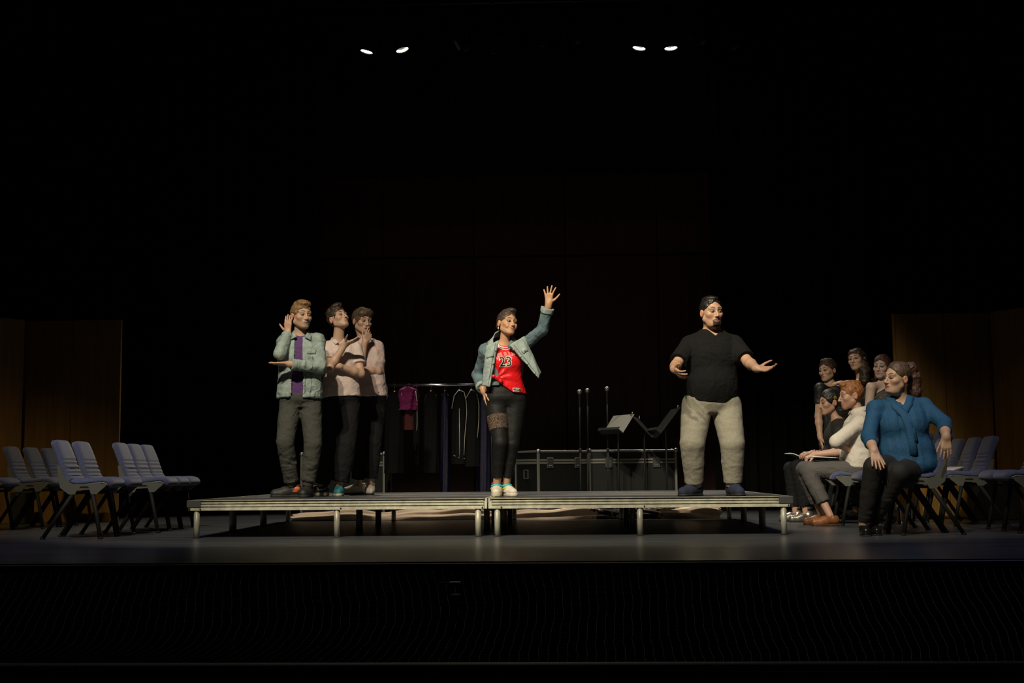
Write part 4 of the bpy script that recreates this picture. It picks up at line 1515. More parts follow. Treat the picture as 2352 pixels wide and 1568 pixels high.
for dx in (-.014, .014): m.bbox((dx, 0, -.034), (.016, .03, .018), .003)
m.build('feet', mat('dim_brown2', (.07, .06, .045), .6), jb)

# ------------------------------------------------------------------ hanging lamps
M_lampbody = mat('lamp_housing_black', (.012, .012, .012), .5)
M_glow = mat('lamp_wall_glow', (1, .95, .85), .3, emit=(1, .93, .80), estr=14)  # emission stands in for lamp light on the housing's inner wall
M_glow2 = mat('lamp_reflector_lit', (1, .95, .85), .3, emit=(1, .90, .72), estr=5)
M_rimdim = mat('lamp_rim_dim', (.10, .045, .02), .4, .5)
YLmp = 6.1
bz = at(1176, 22, YLmp)[2]
pipe = MB(); pipe.tube([(-5, 0, 0), (5, 0, 0)], .025, 10)
po = pipe.build('lighting_pipe', M_blackmetal, None, True); po.location = (0, YLmp, bz + .1)
tag(po, 'black lighting pipe hung high across the stage carrying the lamps', 'pipe')


def lamp(px, py, tx, ty, lit, label):
    c = at(px, py, YLmp)
    r = thing('stage_lamp', c, label, 'stage lamp', 'stage lamps on the pipe')
    r.scale = (.86, .86, .86)
    ax = nrm((tx, ty, -1.0))                    # the way it points
    s = nrm(np.cross(ax, (0, 1, 0))); u = np.cross(s, ax)
    m = MB()
    prof = [(.03, .32), (.07, .31), (.085, .24), (.098, .12), (.100, 0.0), (.104, -.006), (.104, -.014), (.096, -.012), (.092, .04), (.080, .10)]
    m.lathe((0, 0, 0), -ax, prof, 28, True)
    m.build('housing', M_lampbody, r, True)
    if lit:
        m = MB(); m.lathe((0, 0, 0), -ax, [(.094, .004), (.0905, .022), (.088, .040)], 28, False); m.build('lit_ring', M_glow, r, True)
        m = MB(); m.lathe((0, 0, 0), -ax, [(.040, .080), (.030, .066), (.010, .060)], 28, True); m.build('lens', M_glow2, r, True)
        sp = bpy.data.lights.new('stage_lamp_light', 'SPOT'); sp.energy = lit; sp.color = (1, .9, .74); sp.spot_size = math.radians(50); sp.spot_blend = .6; sp.shadow_soft_size = .07
        so = bpy.data.objects.new('stage_lamp_light', sp); C.objects.link(so); so.parent = r
        so.location = ax * .03; so.rotation_euler = Vector(nrm((tx * .6, -.42, -1))).to_track_quat('-Z', 'Y').to_euler()
    else:
        m = MB(); m.lathe((0, 0, 0), -ax, [(.1045, -.008), (.103, -.0165)], 28, False); m.build('rim', M_rimdim, r, True)
    m = MB(); top = np.array((0, 0, bz + .1 - c[2])) / .86
    for k in (-1, 1): m.tube([-ax * .15 + s * .115 * k, -ax * .15 + s * .115 * k + (0, 0, .15), top + (.03 * k, 0, -.03)], .009, 8)
    m.build('yoke', M_blackmetal, r, True)
    MB().bbox(top, (.06, .07, .08), .01).build('clamp', M_blackmetal, r)


lamp(842, 118, -.22, -.03, 420, 'lit stage lamp on the pipe, the dimmer one above the men in polos')
lamp(924, 114, .30, -.10, 420, 'lit stage lamp on the pipe, the brighter one above the clothes rail')
lamp(1468, 110, -.18, -.06, 420, 'lit stage lamp on the pipe tipped toward the pipe middle above the flight cases')
lamp(1541, 110, .06, -.08, 420, 'lit stage lamp on the pipe pointing straight down near the man in black')
for px_, py_, tx_, lab in ((1066, 112, .5, 'tilted'), (1132, 117, .1, 'upright'), (1246, 100, .0, 'upright second'), (1322, 96, .4, 'tilted second'), (1610, 100, .7, 'steeply tilted'), (1682, 108, .2, 'slightly tilted')):
    lamp(px_, py_, tx_, -.1, 0, {'tilted': 'unlit dark lamp beside the bright lamp above the clothes rail', 'upright': 'unlit dark lamp hanging straight, second from the bright lamp over the rail', 'upright second': 'unlit dark lamp hanging straight at the middle of the pipe', 'tilted second': 'unlit dark lamp tilted near the middle of the pipe', 'steeply tilted': 'unlit dark lamp steeply tilted past the bright lamp near the man in black', 'slightly tilted': 'unlit dark lamp at the far end of the pipe past the steeply tilted one'}[lab])


# ------------------------------------------------------------------ people: cloth and hair materials
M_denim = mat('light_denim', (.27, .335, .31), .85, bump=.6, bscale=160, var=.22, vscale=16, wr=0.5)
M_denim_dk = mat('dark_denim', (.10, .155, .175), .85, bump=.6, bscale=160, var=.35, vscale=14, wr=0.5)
M_purple = mat('purple_tee', (.085, .030, .135), .8, bump=.3, bscale=80, wr=0.5)
M_jogger = mat('charcoal_jogger', (.052, .053, .045), .9, bump=.4, bscale=120, wr=0.6)
M_polo = mat('pale_pink_polo', (.62, .50, .455), .8, bump=.3, bscale=120, wr=0.35)
M_polo2 = mat('dusty_pink_tee', (.55, .42, .39), .8, bump=.3, bscale=120, wr=0.35)
M_navy = mat('navy_trousers', (.0095, .0105, .012), .9, spec=.2, bump=.3, bscale=90, wr=0.5)
M_blk = mat('black_cotton', (.0042, .0042, .004), .9, bump=.3, bscale=90, spec=.25, wr=0.5)
M_legging = mat('black_legging', (.0075, .0075, .0075), .65, bump=.15, bscale=90, spec=.3, wr=0.15)
M_red = mat('red_jersey', (.72, .010, .014), .38, bump=.3, bscale=40, wr=0.4)
M_grey = mat('grey_marl_fleece', (.33, .31, .24), .95, bump=.6, bscale=220, var=.16, vscale=120, wr=0.18)
M_blouse = mat('teal_blue_blouse', (.018, .085, .185), .75, bump=.2, bscale=50, spec=.3, wr=0.28)
M_wshirt = mat('white_shirt', (.66, .62, .55), .75, bump=.2, bscale=120, wr=0.22)
M_chino = mat('charcoal_chino', (.085, .080, .078), .85, bump=.3, bscale=120, wr=0.5)
M_lacek = mat('black_lace', (.018, .016, .015), .8, bump=.9, bscale=70)
M_satinb = mat('black_satin', (.012, .012, .012), .5, wr=0.4)
M_hair_blond = mat('dark_blond_hair', (.20, .115, .045), .55, bump=1.0, bscale=120, var=.5, vscale=70, stretch=(1, 1, .4))
M_hair_brown = mat('dark_brown_hair', (.040, .024, .014), .5, bump=1.0, bscale=120, var=.5, vscale=60, stretch=(1, 1, .4))
M_hair_mid = mat('brown_hair', (.085, .052, .030), .5, bump=1.0, bscale=110, var=.5, vscale=60, stretch=(1, 1, .4))
M_hair_blk = mat('black_hair', (.012, .010, .009), .42, bump=1.0, bscale=110, var=.5, vscale=60, stretch=(1, 1, .4))
M_hair_red = mat('ginger_hair', (.30, .115, .035), .55, bump=1.0, bscale=120, var=.5, vscale=70, stretch=(1, 1, .4))
M_hair_aub = mat('auburn_brown_hair', (.075, .034, .024), .5, bump=1.0, bscale=100, var=.5, vscale=50, stretch=(1, 1, .4))
M_shoeblk = mat('black_shoe', (.020, .020, .019), .6)
M_soleblk = mat('black_sole', (.018, .018, .018), .7)
M_shoeteal = mat('teal_shoe', (.04, .22, .27), .6, bump=.4, bscale=150)
M_shoenavy = mat('navy_suede_shoe', (.018, .023, .052), .85, bump=.3, bscale=150)
M_solecream = mat('cream_sole', (.50, .46, .32), .6)
M_shoewhite = mat('white_shoe', (.66, .60, .50), .65)
M_orange = mat('orange_lining', (.65, .16, .03), .6)
M_redpatch = mat('red_patch', (.50, .05, .04), .6)
M_brownshoe = mat('tan_leather', (.22, .085, .03), .4)
M_silver = mat('silver_leather', (.62, .60, .55), .28, .9, bump=.5, bscale=60)
M_patent = mat('black_patent', (.010, .010, .010), .18)
M_pearl = mat('pearl', (.8, .78, .74), .25)
M_gold = mat('gold_clip', (.55, .40, .12), .3, .9)
M_btn = mat('jacket_button', (.55, .53, .45), .4, .7)
V3 = lambda *a: np.array(a, float)


def neck_cut(p, f, x=.075, y=.075, z=.05, t=1.0, fy=-.02):
    f.sub(ell(p.T(0, fy, t), (x, y, z), p.TR), .006)


def strip(p, pts, w, t, m, name, parent, nrmv):
    """flat band along pts, width w, lying across direction nrmv"""
    pts = [np.array(q, float) for q in pts]
    g = []
    for i, q in enumerate(pts):
        d = nrm(pts[min(i + 1, len(pts) - 1)] - pts[max(i - 1, 0)])
        n = np.array(nrmv[i] if np.ndim(nrmv) == 2 else nrmv, float)
        a = nrm(np.cross(d, n))
        g.append([q - a * w / 2, q - a * w / 6 + n * t * .3, q + a * w / 6 + n * t * .3, q + a * w / 2])
    return MB().sheet(g, t).build(name, m, parent, True, p.base)


def skins(p, f, xt, front=.35):
    """points on garment f in front of torso coordinates (x, t)"""
    P = np.array([p.T(x, -front, t) for x, t in xt], np.float32)
    d = p.TR[:, 1].astype(np.float32); P0 = P.copy()
    live = np.arange(len(P)); tr = np.zeros(len(P), np.float32)
    for _ in range(60):
        v = f.at(P[live])
        go = v > .0008
        live = live[go]; v = v[go]
        if len(live) == 0: break
        st = np.clip(v * .95, .0015, .06)
        P[live] += st[:, None] * d; tr[live] += st
        live = live[tr[live] < front * 2]
    for i in np.nonzero(tr >= front * 2)[0]: P[i] = p.T(xt[i][0], -.12, xt[i][1])
    return P.astype(float)


# ================================================================== man in the denim jacket
def man_denim():
    p = Person('person', 'man in a pale denim jacket over purple, one hand cupped behind his ear', 1.05, 690, HD, 'm', 1.0, 1.06, (.50, .315, .215))
    p.body_axes(p.P(688, 912), p.P(691, 768, .02), 12)
    p.set_head(p.P(692, 726, -.02), 38, 2, 2)
    p.sh = {'R': p.P(654, 786, .02), 'L': p.P(729, 783, .05)}
    p.el['R'] = p.reach(p.sh['R'], 643, 812, .27); p.wr['R'] = p.reach(p.el['R'], 661, 765, .255, False)
    p.el['L'] = p.reach(p.sh['L'], 737, 843, .29); p.wr['L'] = p.reach(p.el['L'], 664, 836, .30)
    p.hands['R'] = dict(dir=(.0, .05, 1), palm=(.45, .9, 0), curl=.10, spread=.03, thumb=1.0, thumb_in=.0, bare=1.7)
    p.hands['L'] = dict(dir=(-1, -.12, .02), palm=(0, .1, 1), curl=.05, spread=.05, thumb=.5, thumb_in=-.1)
    p.hip = {'R': p.P(668, 922), 'L': p.P(713, 922, .03)}
    gR, gL = atz(671, p.Y + .05, HD), atz(706, p.Y - .02, HD)
    p.an = {'R': gR + V3(0, 0, .09), 'L': gL + V3(0, 0, .09)}
    p.kn = {'R': p.P(655, 1015, -.10), 'L': p.P(719, 1020, -.06)}
    p.body(dict(stubble=.25, brow_col=(.055, .032, .018), lip=(.13, .07, .11), liner=(.04, .03, .03), liner_f=.7, iris=(.10, .13, .15), gaze=(.25, -1, 0), jaw=1.08))
    p.hair(dict(h=.007, low=.01, vol=[((0, -.045, .100), (.058, .052, .030)), ((0, .0, .112), (.06, .07, .025))], line=-.012, noise=(.005, 60, (1, 1, 1))), M_hair_blond)
    p.trousers(M_jogger, top=.04, rh=.098, rk=.078, ra=.062, end=.86, amp=.006, cuff=.050, mid=.070)
    tee = p.top_field(.010, -.03, .99, .2, (.045, .042), amp=.003, sh_r=.036); neck_cut(p, tee, .068, .075, .035, 1.02, -.02)
    p.cloth(tee, 't_shirt', M_purple)
    R = p.TR
    xo = -.020

    def opening(f):
        neck_cut(p, f, .070, .085, .06, 1.02, -.035)
        for (a, b, w0) in ((-.10, .45, .050), (.40, .98, .036)):
            f.sub(rbox(p.T(xo - (.004 if a < 0 else .0), -.20, (a + b) / 2), (w0, .17, (b - a) / 2 * p.TL), .01, R), .004)
    j = p.top_field(.026, -.02, .985, 1.90, (.060, .054), .045, amp=.007, mul=([-.2, 0, .3, 1.0], [1.03, 1.03, 1.08, 1.0]), sh_r=.046, f1=19, pre=opening)
    jo = p.cloth(j, 'denim_jacket', M_denim, .0065)
    # collar, cuffs, waistband, pockets, buttons
    nk = p.neck
    for s in (-1, 1):
        pts = [p.T(s * .005, .085, 1.03), p.T(s * .06, .055, 1.04), p.T(s * .085, -.01, 1.015), p.T(s * .075, -.075, .975), p.T(s * .062 - .004, -.115, .91)]
        nv = [R @ V3(0, 1, .6), R @ V3(s * .8, .5, .8), R @ V3(s, -.1, .9), R @ V3(s * .7, -.7, .7), R @ V3(s * .4, -1, .4)]
        strip(p, pts, .060, .008, M_denim, 'collar', jo, [nrm(q) for q in nv])
    for k in 'LR':
        b, c = p.el[k], p.wr[k]; e0 = b + (c - b) * .80; e1 = b + (c - b) * .93
        g = Field(); g.add(cone(e0, e1, .051, .049, True, True), 0); g.disp(p.folds(.002, 30, 3)); p.cloth(g, 'cuff', M_denim, .005, jo)
    for s, x0 in ((-1, -.125), (1, .06)):
        pts = list(skins(p, j, [(x, .02) for x in np.linspace(x0, x0 + .075, 5)]))
        strip(p, pts, .045, .006, M_denim, 'waistband', jo, nrm(R @ V3(0, -1, 0)))
    pts = list(skins(p, j, [(x, .70) for x in np.linspace(.055, .135, 6)]) + R @ V3(0, -.002, 0))
    pf = strip(p, pts, .042, .005, M_denim, 'pocket_flap', jo, nrm(R @ V3(0, -1, .1)))
    for x in (-.078, .036):
        for t in ([.05, .20] if x < 0 else [.05, .17, .30]):
            q = skins(p, j, [(x, t)])[0]; MB().sphere(q, .0075, 8, 6).build('button', M_btn, jo, True, p.base)
    for x in (.045, .10):
        pts = list(skins(p, j, [(x + (.02 * (t - .3) if x > .05 else 0), t) for t in np.linspace(.06, .62, 10)]))
        MB().tube(pts, .0028, 5).build('seam', M_denim_dk, jo, True, p.base)
    so, W3 = p.shoe('R', gR, -68, M_shoeblk, M_soleblk, .295, 1.08, .01, M_shoeblk)
    MB().sphere(W3(.036, -.035, .075), (.012, .03, .022), 10, 7, face_R(-68)).build('orange_patch', M_orange, so, True, p.base)
    MB().sphere(W3(.040, -.02, .052), (.010, .028, .012), 10, 7, face_R(-68)).build('red_patch', M_redpatch, so, True, p.base)
    p.shoe('L', gL, -4, M_shoeblk, M_soleblk, .29, 1.08, .01, M_shoeblk)


# ================================================================== man in polo, chin up
def man_polo():
    p = Person('person', 'man in a pale pink polo with chin raised and one palm turned up', 1.75, 782, HD, 'm', .98, 1.02, (.50, .32, .225))
    p.body_axes(p.P(783, 912), p.P(776, 783, .03), 22)
    p.set_head(p.P(777, 733, .0), 48, 26, -2)
    p.sh = {'R': p.P(751, 800, -.02), 'L': p.P(817, 800, .08)}
    p.el['R'] = p.reach(p.sh['R'], 757, 846, .285); p.wr['R'] = p.reach(p.el['R'], 793, 790, .255)
    p.el['L'] = p.reach(p.sh['L'], 829, 858, .285); p.wr['L'] = p.reach(p.el['L'], 776, 840, .255)
    p.hands['R'] = dict(dir=(.9, -.2, .30), palm=(-.25, .15, 1), curl=.10, spread=.10, thumb=1.1, thumb_in=.5, bare=.5)
    p.hands['L'] = dict(dir=(-1, -.05, .12), palm=(.1, .9, .2), curl=.25, spread=.03, thumb=.3, bare=.45)
    p.hip = {'R': p.P(765, 924), 'L': p.P(803, 924, .05)}
    gR, gL = atz(735, p.Y + .10, HD), atz(779, p.Y - .12, HD)
    p.an = {'R': gR + V3(0, 0, .09), 'L': gL + V3(0, 0, .09)}
    p.kn = {'R': p.P(757, 1018, -.05), 'L': p.P(796, 1022, -.10)}
    p.body(dict(brow_col=(.02, .014, .01), lip=(.40, .15, .13), gaze=(.15, -1, .1), nose=1.2, stubble=.15, iris=(.05, .03, .02)))
    p.hair(dict(h=.007, low=.008, vol=[((-.005, -.03, .110), (.062, .065, .034)), ((0, .04, .10), (.07, .07, .04))], line=-.008, noise=(.006, 45, (1, 1, 1))), M_hair_brown)
    p.trousers(M_navy, top=.06, rh=.100, rk=.088, ra=.082, end=.88, amp=.006)
    f = p.top_field(.014, -.0, .985, .62, (.058, .064), amp=.009, sh_r=.044, mul=([-.2, 0, .3, 1], [1.05, 1.06, 1.07, 1.0]), f1=11)
    neck_cut(p, f, .055, .065, .03, 1.02, -.02)
    f.sub(rbox(p.T(-.005, -.15, .95), (.012, .10, .05), .005, p.TR @ Ry(.12)), .004)
    fo = p.cloth(f, 'polo_shirt', M_polo)
    R = p.TR
    for s in (-1, 1):
        pts = [p.T(s * .004, .075, 1.045), p.T(s * .052, .045, 1.055), p.T(s * .066, -.01, 1.02), p.T(s * .050, -.065, .985), p.T(s * .030, -.098, .93)]
        nv = [nrm(R @ V3(0, 1, .5)), nrm(R @ V3(s * .8, .5, .7)), nrm(R @ V3(s, -.1, .8)), nrm(R @ V3(s * .7, -.7, .6)), nrm(R @ V3(s * .4, -1, .4))]
        strip(p, pts, .040, .006, M_polo, 'collar', fo, nv)
    for k in 'LR':
        a, b = p.sh[k], p.el[k]; e0 = a + (b - a) * .575; e1 = a + (b - a) * .64
        g = Field(); g.add(cone(e0, e1, .067, .067, True, True), 0); p.cloth(g, 'sleeve_band', M_polo, .006, fo)
    so, W3 = p.shoe('R', gR, -72, mat('black_knit_shoe', (.03, .035, .045), .6), M_solecream, .29, 1.05, .0, M_orange, sole=.034)
    # curved tick mark on the shoe's outer side
    tick = [(-.045, .085), (-.036, .056), (-.018, .048), (.02, .058), (.075, .083), (.02, .066), (-.012, .063), (-.024, .070), (-.030, .083)]
    RR = face_R(-72)
    for s in (1,):
        m = MB(); nt = len(tick)
        pts = [W3(s * .0425, -.005 - x, z) for x, z in tick]
        g2 = [(W3(s * .044, -.005 - x, z)) for x, z in tick]
        m.raw([tuple(q) for q in pts + g2], [tuple(range(nt)), tuple(range(nt, 2 * nt))[::-1]] + [(i, (i + 1) % nt, nt + (i + 1) % nt, nt + i) for i in range(nt)])
        m.build('tick_mark', M_shoewhite, so, False, p.base)
    MB().sphere(W3(0, .145, .046), (.036, .036, .018), 12, 8, RR).build('teal_toe', M_shoeteal, so, True, p.base)
    so, W3 = p.shoe('L', gL, 2, M_shoeteal, M_solecream, .29, 1.05, .005, M_shoeteal)
    MB().sphere(W3(0, .005, .098), (.032, .030, .026), 12, 8).build('orange_tongue', M_orange, so, True, p.base)


# ================================================================== man behind, hand on chin
def man_chin():
    p = Person('person', 'man in a dusty pink shirt and black trousers holding his chin', 2.35, 845, HD, 'm', 1.0, 1.06, (.46, .29, .21))
    p.body_axes(p.P(846, 912), p.P(838, 777, .03), 18)
    p.set_head(p.P(832, 738, -.01), 38, -4, 3)
    p.sh = {'R': p.P(806, 798, -.03), 'L': p.P(866, 797, .08)}
    p.el['R'] = p.reach(p.sh['R'], 826, 850, .285); p.wr['R'] = p.reach(p.el['R'], 838, 787, .255)
    p.el['L'] = p.reach(p.sh['L'], 868, 853, .285); p.wr['L'] = p.reach(p.el['L'], 815, 845, .25)
    p.hands['R'] = dict(dir=(.42, -.05, .9), palm=(-.5, .85, .2), curl=[.05, .35, .8, .9], spread=.05, thumb=.6, thumb_in=.2, bare=.5)
    p.hands['L'] = dict(dir=(-1, -.05, .05), palm=(.1, .9, .2), curl=.3, spread=.03, thumb=.3, bare=.45)
    p.hip = {'R': p.P(829, 924), 'L': p.P(864, 924, .05)}
    gR, gL = atz(823, p.Y + .05, HD), atz(850, p.Y - .05, HD)
    p.an = {'R': gR + V3(0, 0, .09), 'L': gL + V3(0, 0, .09)}
    p.kn = {'R': p.P(826, 1018, -.06), 'L': p.P(858, 1018, -.06)}
    p.body(dict(brow_col=(.035, .022, .014), lip=(.34, .13, .11), open=.7, gaze=(.25, -1, 0), iris=(.05, .05, .05)))
    p.hair(dict(h=.013, low=.0, vol=[((.012, -.055, .085), (.066, .045, .036)), ((-.03, -.06, .072), (.045, .040, .036))], line=-.022, noise=(.004, 50, (1, 1, .5))), M_hair_mid)
    p.trousers(M_navy, top=.06, rh=.098, rk=.078, ra=.066, end=.83, amp=.005)
    f = p.top_field(.013, -.0, .985, .60, (.058, .063), amp=.008, sh_r=.045, mul=([-.2, 0, .3, 1], [1.05, 1.05, 1.05, 1.0]), seed=5)
    neck_cut(p, f, .062, .07, .035, 1.02, -.02)
    fo = p.cloth(f, 'shirt', M_polo2)
    for k in 'LR':
        a, b = p.sh[k], p.el[k]; e0 = a + (b - a) * .565; e1 = a + (b - a) * .615
        g = Field(); g.add(cone(e0, e1, .0655, .0655, True, True), 0); p.cloth(g, 'sleeve_band', M_polo2, .006, fo)
    p.shoe('R', gR, -62, M_shoewhite, M_soleblk, .29, 1.03, .012, M_shoewhite, sole=.016)
    p.shoe('L', gL, 4, M_shoewhite, M_soleblk, .285, 1.03, .012, M_shoewhite, sole=.016)


# ================================================================== woman in the red jersey
def text_on(p, f, txt, size, x, t, m, name, parent, tilt=0.0, off=0.0, lift=.003, xs=1.0):
    cu = bpy.data.curves.new('lettering', 'FONT'); cu.body = txt; cu.size = size; cu.align_x = 'CENTER'; cu.align_y = 'CENTER'; cu.offset = off; cu.resolution_u = 3
    to = bpy.data.objects.new('lettering', cu); C.objects.link(to)
    bpy.context.view_layer.update()
    me = bpy.data.meshes.new_from_object(to.evaluated_get(bpy.context.evaluated_depsgraph_get()))
    bpy.data.objects.remove(to); bpy.data.curves.remove(cu)
    bm = bmesh.new(); bm.from_mesh(me)
    bmesh.ops.triangulate(bm, faces=bm.faces)
    for _ in range(2):
        long = [e for e in bm.edges if e.calc_length() > .012]
        if long: bmesh.ops.subdivide_edges(bm, edges=long, cuts=1); bmesh.ops.triangulate(bm, faces=bm.faces)
    ca, sa = math.cos(tilt), math.sin(tilt)
    ab = [(ca * v.co.x * xs - sa * v.co.y, sa * v.co.x * xs + ca * v.co.y) for v in bm.verts]
    q = skins(p, f, [(x + a, t + b / p.TL) for a, b in ab]) - p.TR[:, 1] * lift - p.base
    for v, c_ in zip(bm.verts, q): v.co = Vector(c_)
    bm.to_mesh(me); bm.free()
    me.materials.append(m)
    o = bpy.data.objects.new(name, me)
    return link(o, parent)


def woman_red():
    p = Person('person', 'woman in a red basketball jersey and denim jacket raising her spread hand', .80, 1152, HD, 'f', .96, .98, (.52, .295, .17))
    p.body_axes(p.P(1160, 912), p.P(1157, 790, .02), 14, (0, 0))
    p.set_head(p.P(1165, 744, -.02), 34, 8, 9)
    p.sh = {'R': p.P(1119, 806, .0), 'L': p.P(1194, 800, .05)}
    p.el['R'] = p.reach(p.sh['R'], 1097, 862, .265, False); p.wr['R'] = p.reach(p.el['R'], 1111, 897, .22, True)
    p.el['L'] = p.reach(p.sh['L'], 1246, 757, .27, True); p.wr['L'] = p.reach(p.el['L'], 1260, 698, .235, True)
    p.hands['R'] = dict(dir=(.15, -.1, -1), palm=(1, .1, .1), curl=.12, spread=.05, thumb=.7, bare=1.6)
    p.hands['L'] = dict(dir=(.05, -.05, 1), palm=(.3, 1, .0), curl=.06, spread=.36, thumb=.95, size=.98, bare=1.6)
    p.hip = {'R': p.P(1139, 925), 'L': p.P(1183, 925, .03)}
    gR, gL = atz(1141, p.Y + .03, HD), atz(1163, p.Y + .06, HD)
    p.an = {'R': gR + V3(0, 0, .095), 'L': gL + V3(0, 0, .095)}
    p.kn = {'R': p.P(1149, 1017, -.10), 'L': p.P(1176, 1019, -.02)}
    p.body(dict(fem=1, smile=1, lip=(.42, .10, .08), liner=(.02, .012, .01), liner_f=.9, brow_col=(.02, .012, .008), gaze=(.15, -1, .02), blush=1.3, iris=(.04, .025, .015)))
    p.hair(dict(h=.007, low=.02, nape=True, cw=.086, vol=[((.012, -.045, .112), (.045, .048, .030)), ((.0, .01, .112), (.045, .07, .028)), ((0, .105, .01), (.05, .04, .045))], line=.002, noise=(.004, 50, (1, .4, 1))), mat('dark_hair_combed', (.055, .036, .028), .42, bump=1.0, bscale=110, var=.5, vscale=60, stretch=(1, 1, .4)))
    for sx in (-1, 1):
        MB().sphere(p.HL(sx * .082, .012, -.048), .006, 10, 7).build('earring', M_pearl, p.root, True, p.base)
        MB().sphere(p.HL(sx * .082, .012, -.058), .0045, 10, 7).build('earring', M_pearl, p.root, True, p.base)
    tr = p.trousers(M_legging, top=.27, rh=.100, rk=.064, ra=.044, end=.80, grow=.010, amp=.0025, mid=.052)
    # lace band on one thigh
    a, b = p.hip['R'], p.kn['R']
    g = Field(); g.add(cone(a + (b - a) * .34, a + (b - a) * .70, .0945, .0815, True, True), 0)
    lm_ = mat('lace_thigh_panel', (.10, .062, .036), .8)
    nt = lm_.node_tree; bs = nt.nodes['Principled BSDF']
    vo = nt.nodes.new('ShaderNodeTexVoronoi'); vo.feature = 'DISTANCE_TO_EDGE'; vo.inputs['Scale'].default_value = 75
    tc = nt.nodes.new('ShaderNodeTexCoord'); rp = nt.nodes.new('ShaderNodeValToRGB')
    rp.color_ramp.elements[0].position = .08; rp.color_ramp.elements[1].position = .22
    rp.color_ramp.elements[0].color = (.012, .011, .010, 1); rp.color_ramp.elements[1].color = (.17, .10, .055, 1)
    nt.links.new(tc.outputs['Object'], vo.inputs['Vector']); nt.links.new(vo.outputs['Distance'], rp.inputs['Fac']); nt.links.new(rp.outputs['Color'], bs.inputs['Base Color'])
    p.cloth(g, 'lace_panel', lm_, .006, tr)
    # jersey
    R = p.TR
    bust = [ell(p.T(s * .062, -.078, .66), (.066, .058, .070), R) for s in (-1, 1)]
    f = p.top_field(.012, .06, .985, .25, (.056, .060), amp=.003, extra=bust, mul=([-.2, 0, .1, .35, .6, 1], [1.05, 1.10, 1.12, 1.16, 1.08, 1.0]), f1=10)
    neck_cut(p, f, .058, .07, .038, 1.02, -.02)
    # hem rises at her right, knotted
    f.cut(plane(p.T(-.10, 0, .27), R @ V3(-.62, 0, -1)), .01)
    kn_ = p.T(-.088, -.118, .335)
    kf = V3(*kn_).astype(np.float32); lf = R[:, 0].astype(np.float32); uf = R[:, 2].astype(np.float32)

    def pull(P):
        q = P - kf; a = np.arctan2(q @ uf, q @ lf); r = np.sqrt((q ** 2).sum(1))
        return -.006 * np.sin(a * 9 + 1.2) * np.clip(1 - r / .26, 0, 1) * np.clip(r / .04, 0, 1)
    f.disp(pull)
    fo = p.cloth(f, 'jersey', M_red, .0055)
    g = Field(); g.add(ell(kn_, (.026, .020, .022), R), 0); g.add(cone(kn_, kn_ + R @ V3(-.035, -.008, .012), .012, .016), .01); g.add(cone(kn_, kn_ + R @ V3(.03, -.004, -.030), .013, .018), .01); g.disp(p.folds(.004, 60, 2))
    p.cloth(g, 'knot', M_red, .004, fo)
    # striped neckband
    M_wh = mat('white_trim', (.72, .66, .58), .7)
    M_bk = mat('black_trim', (.012, .012, .012), .7)
    for dz, rr, mm in ((0, .0058, M_wh), (-.0115, .0032, M_bk), (-.0185, .0050, M_wh)):
        pts = list(skins(p, f, [(.060 * math.sin(a) * (1 - dz * 8), .985 - .075 * math.cos(a) + (.02 if abs(a) > 1.2 else 0) + dz / p.TL * math.cos(a)) for a in np.linspace(-1.35, 1.35, 17)]))
        MB().tube(pts, rr, 6).build('neckband', mm, fo, True, p.base)
    text_on(p, f, '23', .115, -.015, .625, M_wh, 'number_outline', fo, .05, .006, .0022)
    text_on(p, f, '23', .115, -.015, .625, M_bk, 'number', fo, .05, .0, .0042)
    text_on(p, f, 'BULLS', .058, -.008, .765, mat('faded_white_print', (.60, .30, .27), .7), 'team_name_outline', fo, .16, .0035, .0022)
    text_on(p, f, 'BULLS', .058, -.008, .765, M_red, 'team_name', fo, .16, -.0012, .0040)
    lab = strip(p, list(skins(p, f, [(x, .110 - .10 * (x - .06)) for x in np.linspace(.045, .115, 6)]) - R[:, 1] * .003), .034, .003, M_wh, 'jersey_label', fo, -R[:, 1])
    strip(p, list(skins(p, f, [(x, .120 - .10 * (x - .06)) for x in np.linspace(.050, .112, 6)]) - R[:, 1] * .006), .017, .002, M_bk, 'label_band', fo, -R[:, 1])
    text_on(p, f, 'NBA', .020, .082, .118, M_wh, 'label_text', fo, -.10, 0, .0095, 1.2)
    # denim jacket: body wraps the back and her right side
    xo = .045

    def opening(f):
        neck_cut(p, f, .072, .09, .07, 1.02, -.04)
        f.sub(rbox(p.T(xo, -.22, .5), (.125, .20, .42), .02, R @ Ry(-.10)), .005)
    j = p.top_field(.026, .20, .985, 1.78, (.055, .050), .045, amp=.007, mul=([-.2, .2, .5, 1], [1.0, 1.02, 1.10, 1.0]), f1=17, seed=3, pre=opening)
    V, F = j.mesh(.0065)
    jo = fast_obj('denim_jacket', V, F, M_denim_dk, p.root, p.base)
    # pale front panel on her right side
    def panel(pts4, nu, nv, bulge, name, m, t=.008, wob=.006):
        a, b, c, d = (np.array(q, float) for q in pts4)     # a-b top edge, d-c bottom edge
        nn = nrm(np.cross(b - a, d - a))
        if nn[1] > 0: nn = -nn
        g = []
        for i in range(nu + 1):
            row = []
            for k in range(nv + 1):
                u, v = i / nu, k / nv
                q = a * (1 - u) * (1 - v) + b * u * (1 - v) + c * u * v + d * (1 - u) * v
                w_ = bulge * math.sin(math.pi * u) * math.sin(math.pi * min(1, v * .9 + .1)) + wob * math.sin(7 * u + 9 * v) * math.sin(5 * v + 1)
                row.append(q + nn * w_)
            g.append(row)
        return MB().sheet(g, t).build(name, m, jo, True, p.base), g
    pr_, gr_ = panel([p.P(1117, 794, -.13), p.P(1146, 781, -.13), p.P(1125, 888, -.17), p.P(1107, 886, -.12)], 8, 24, .02, 'front_panel', M_denim)
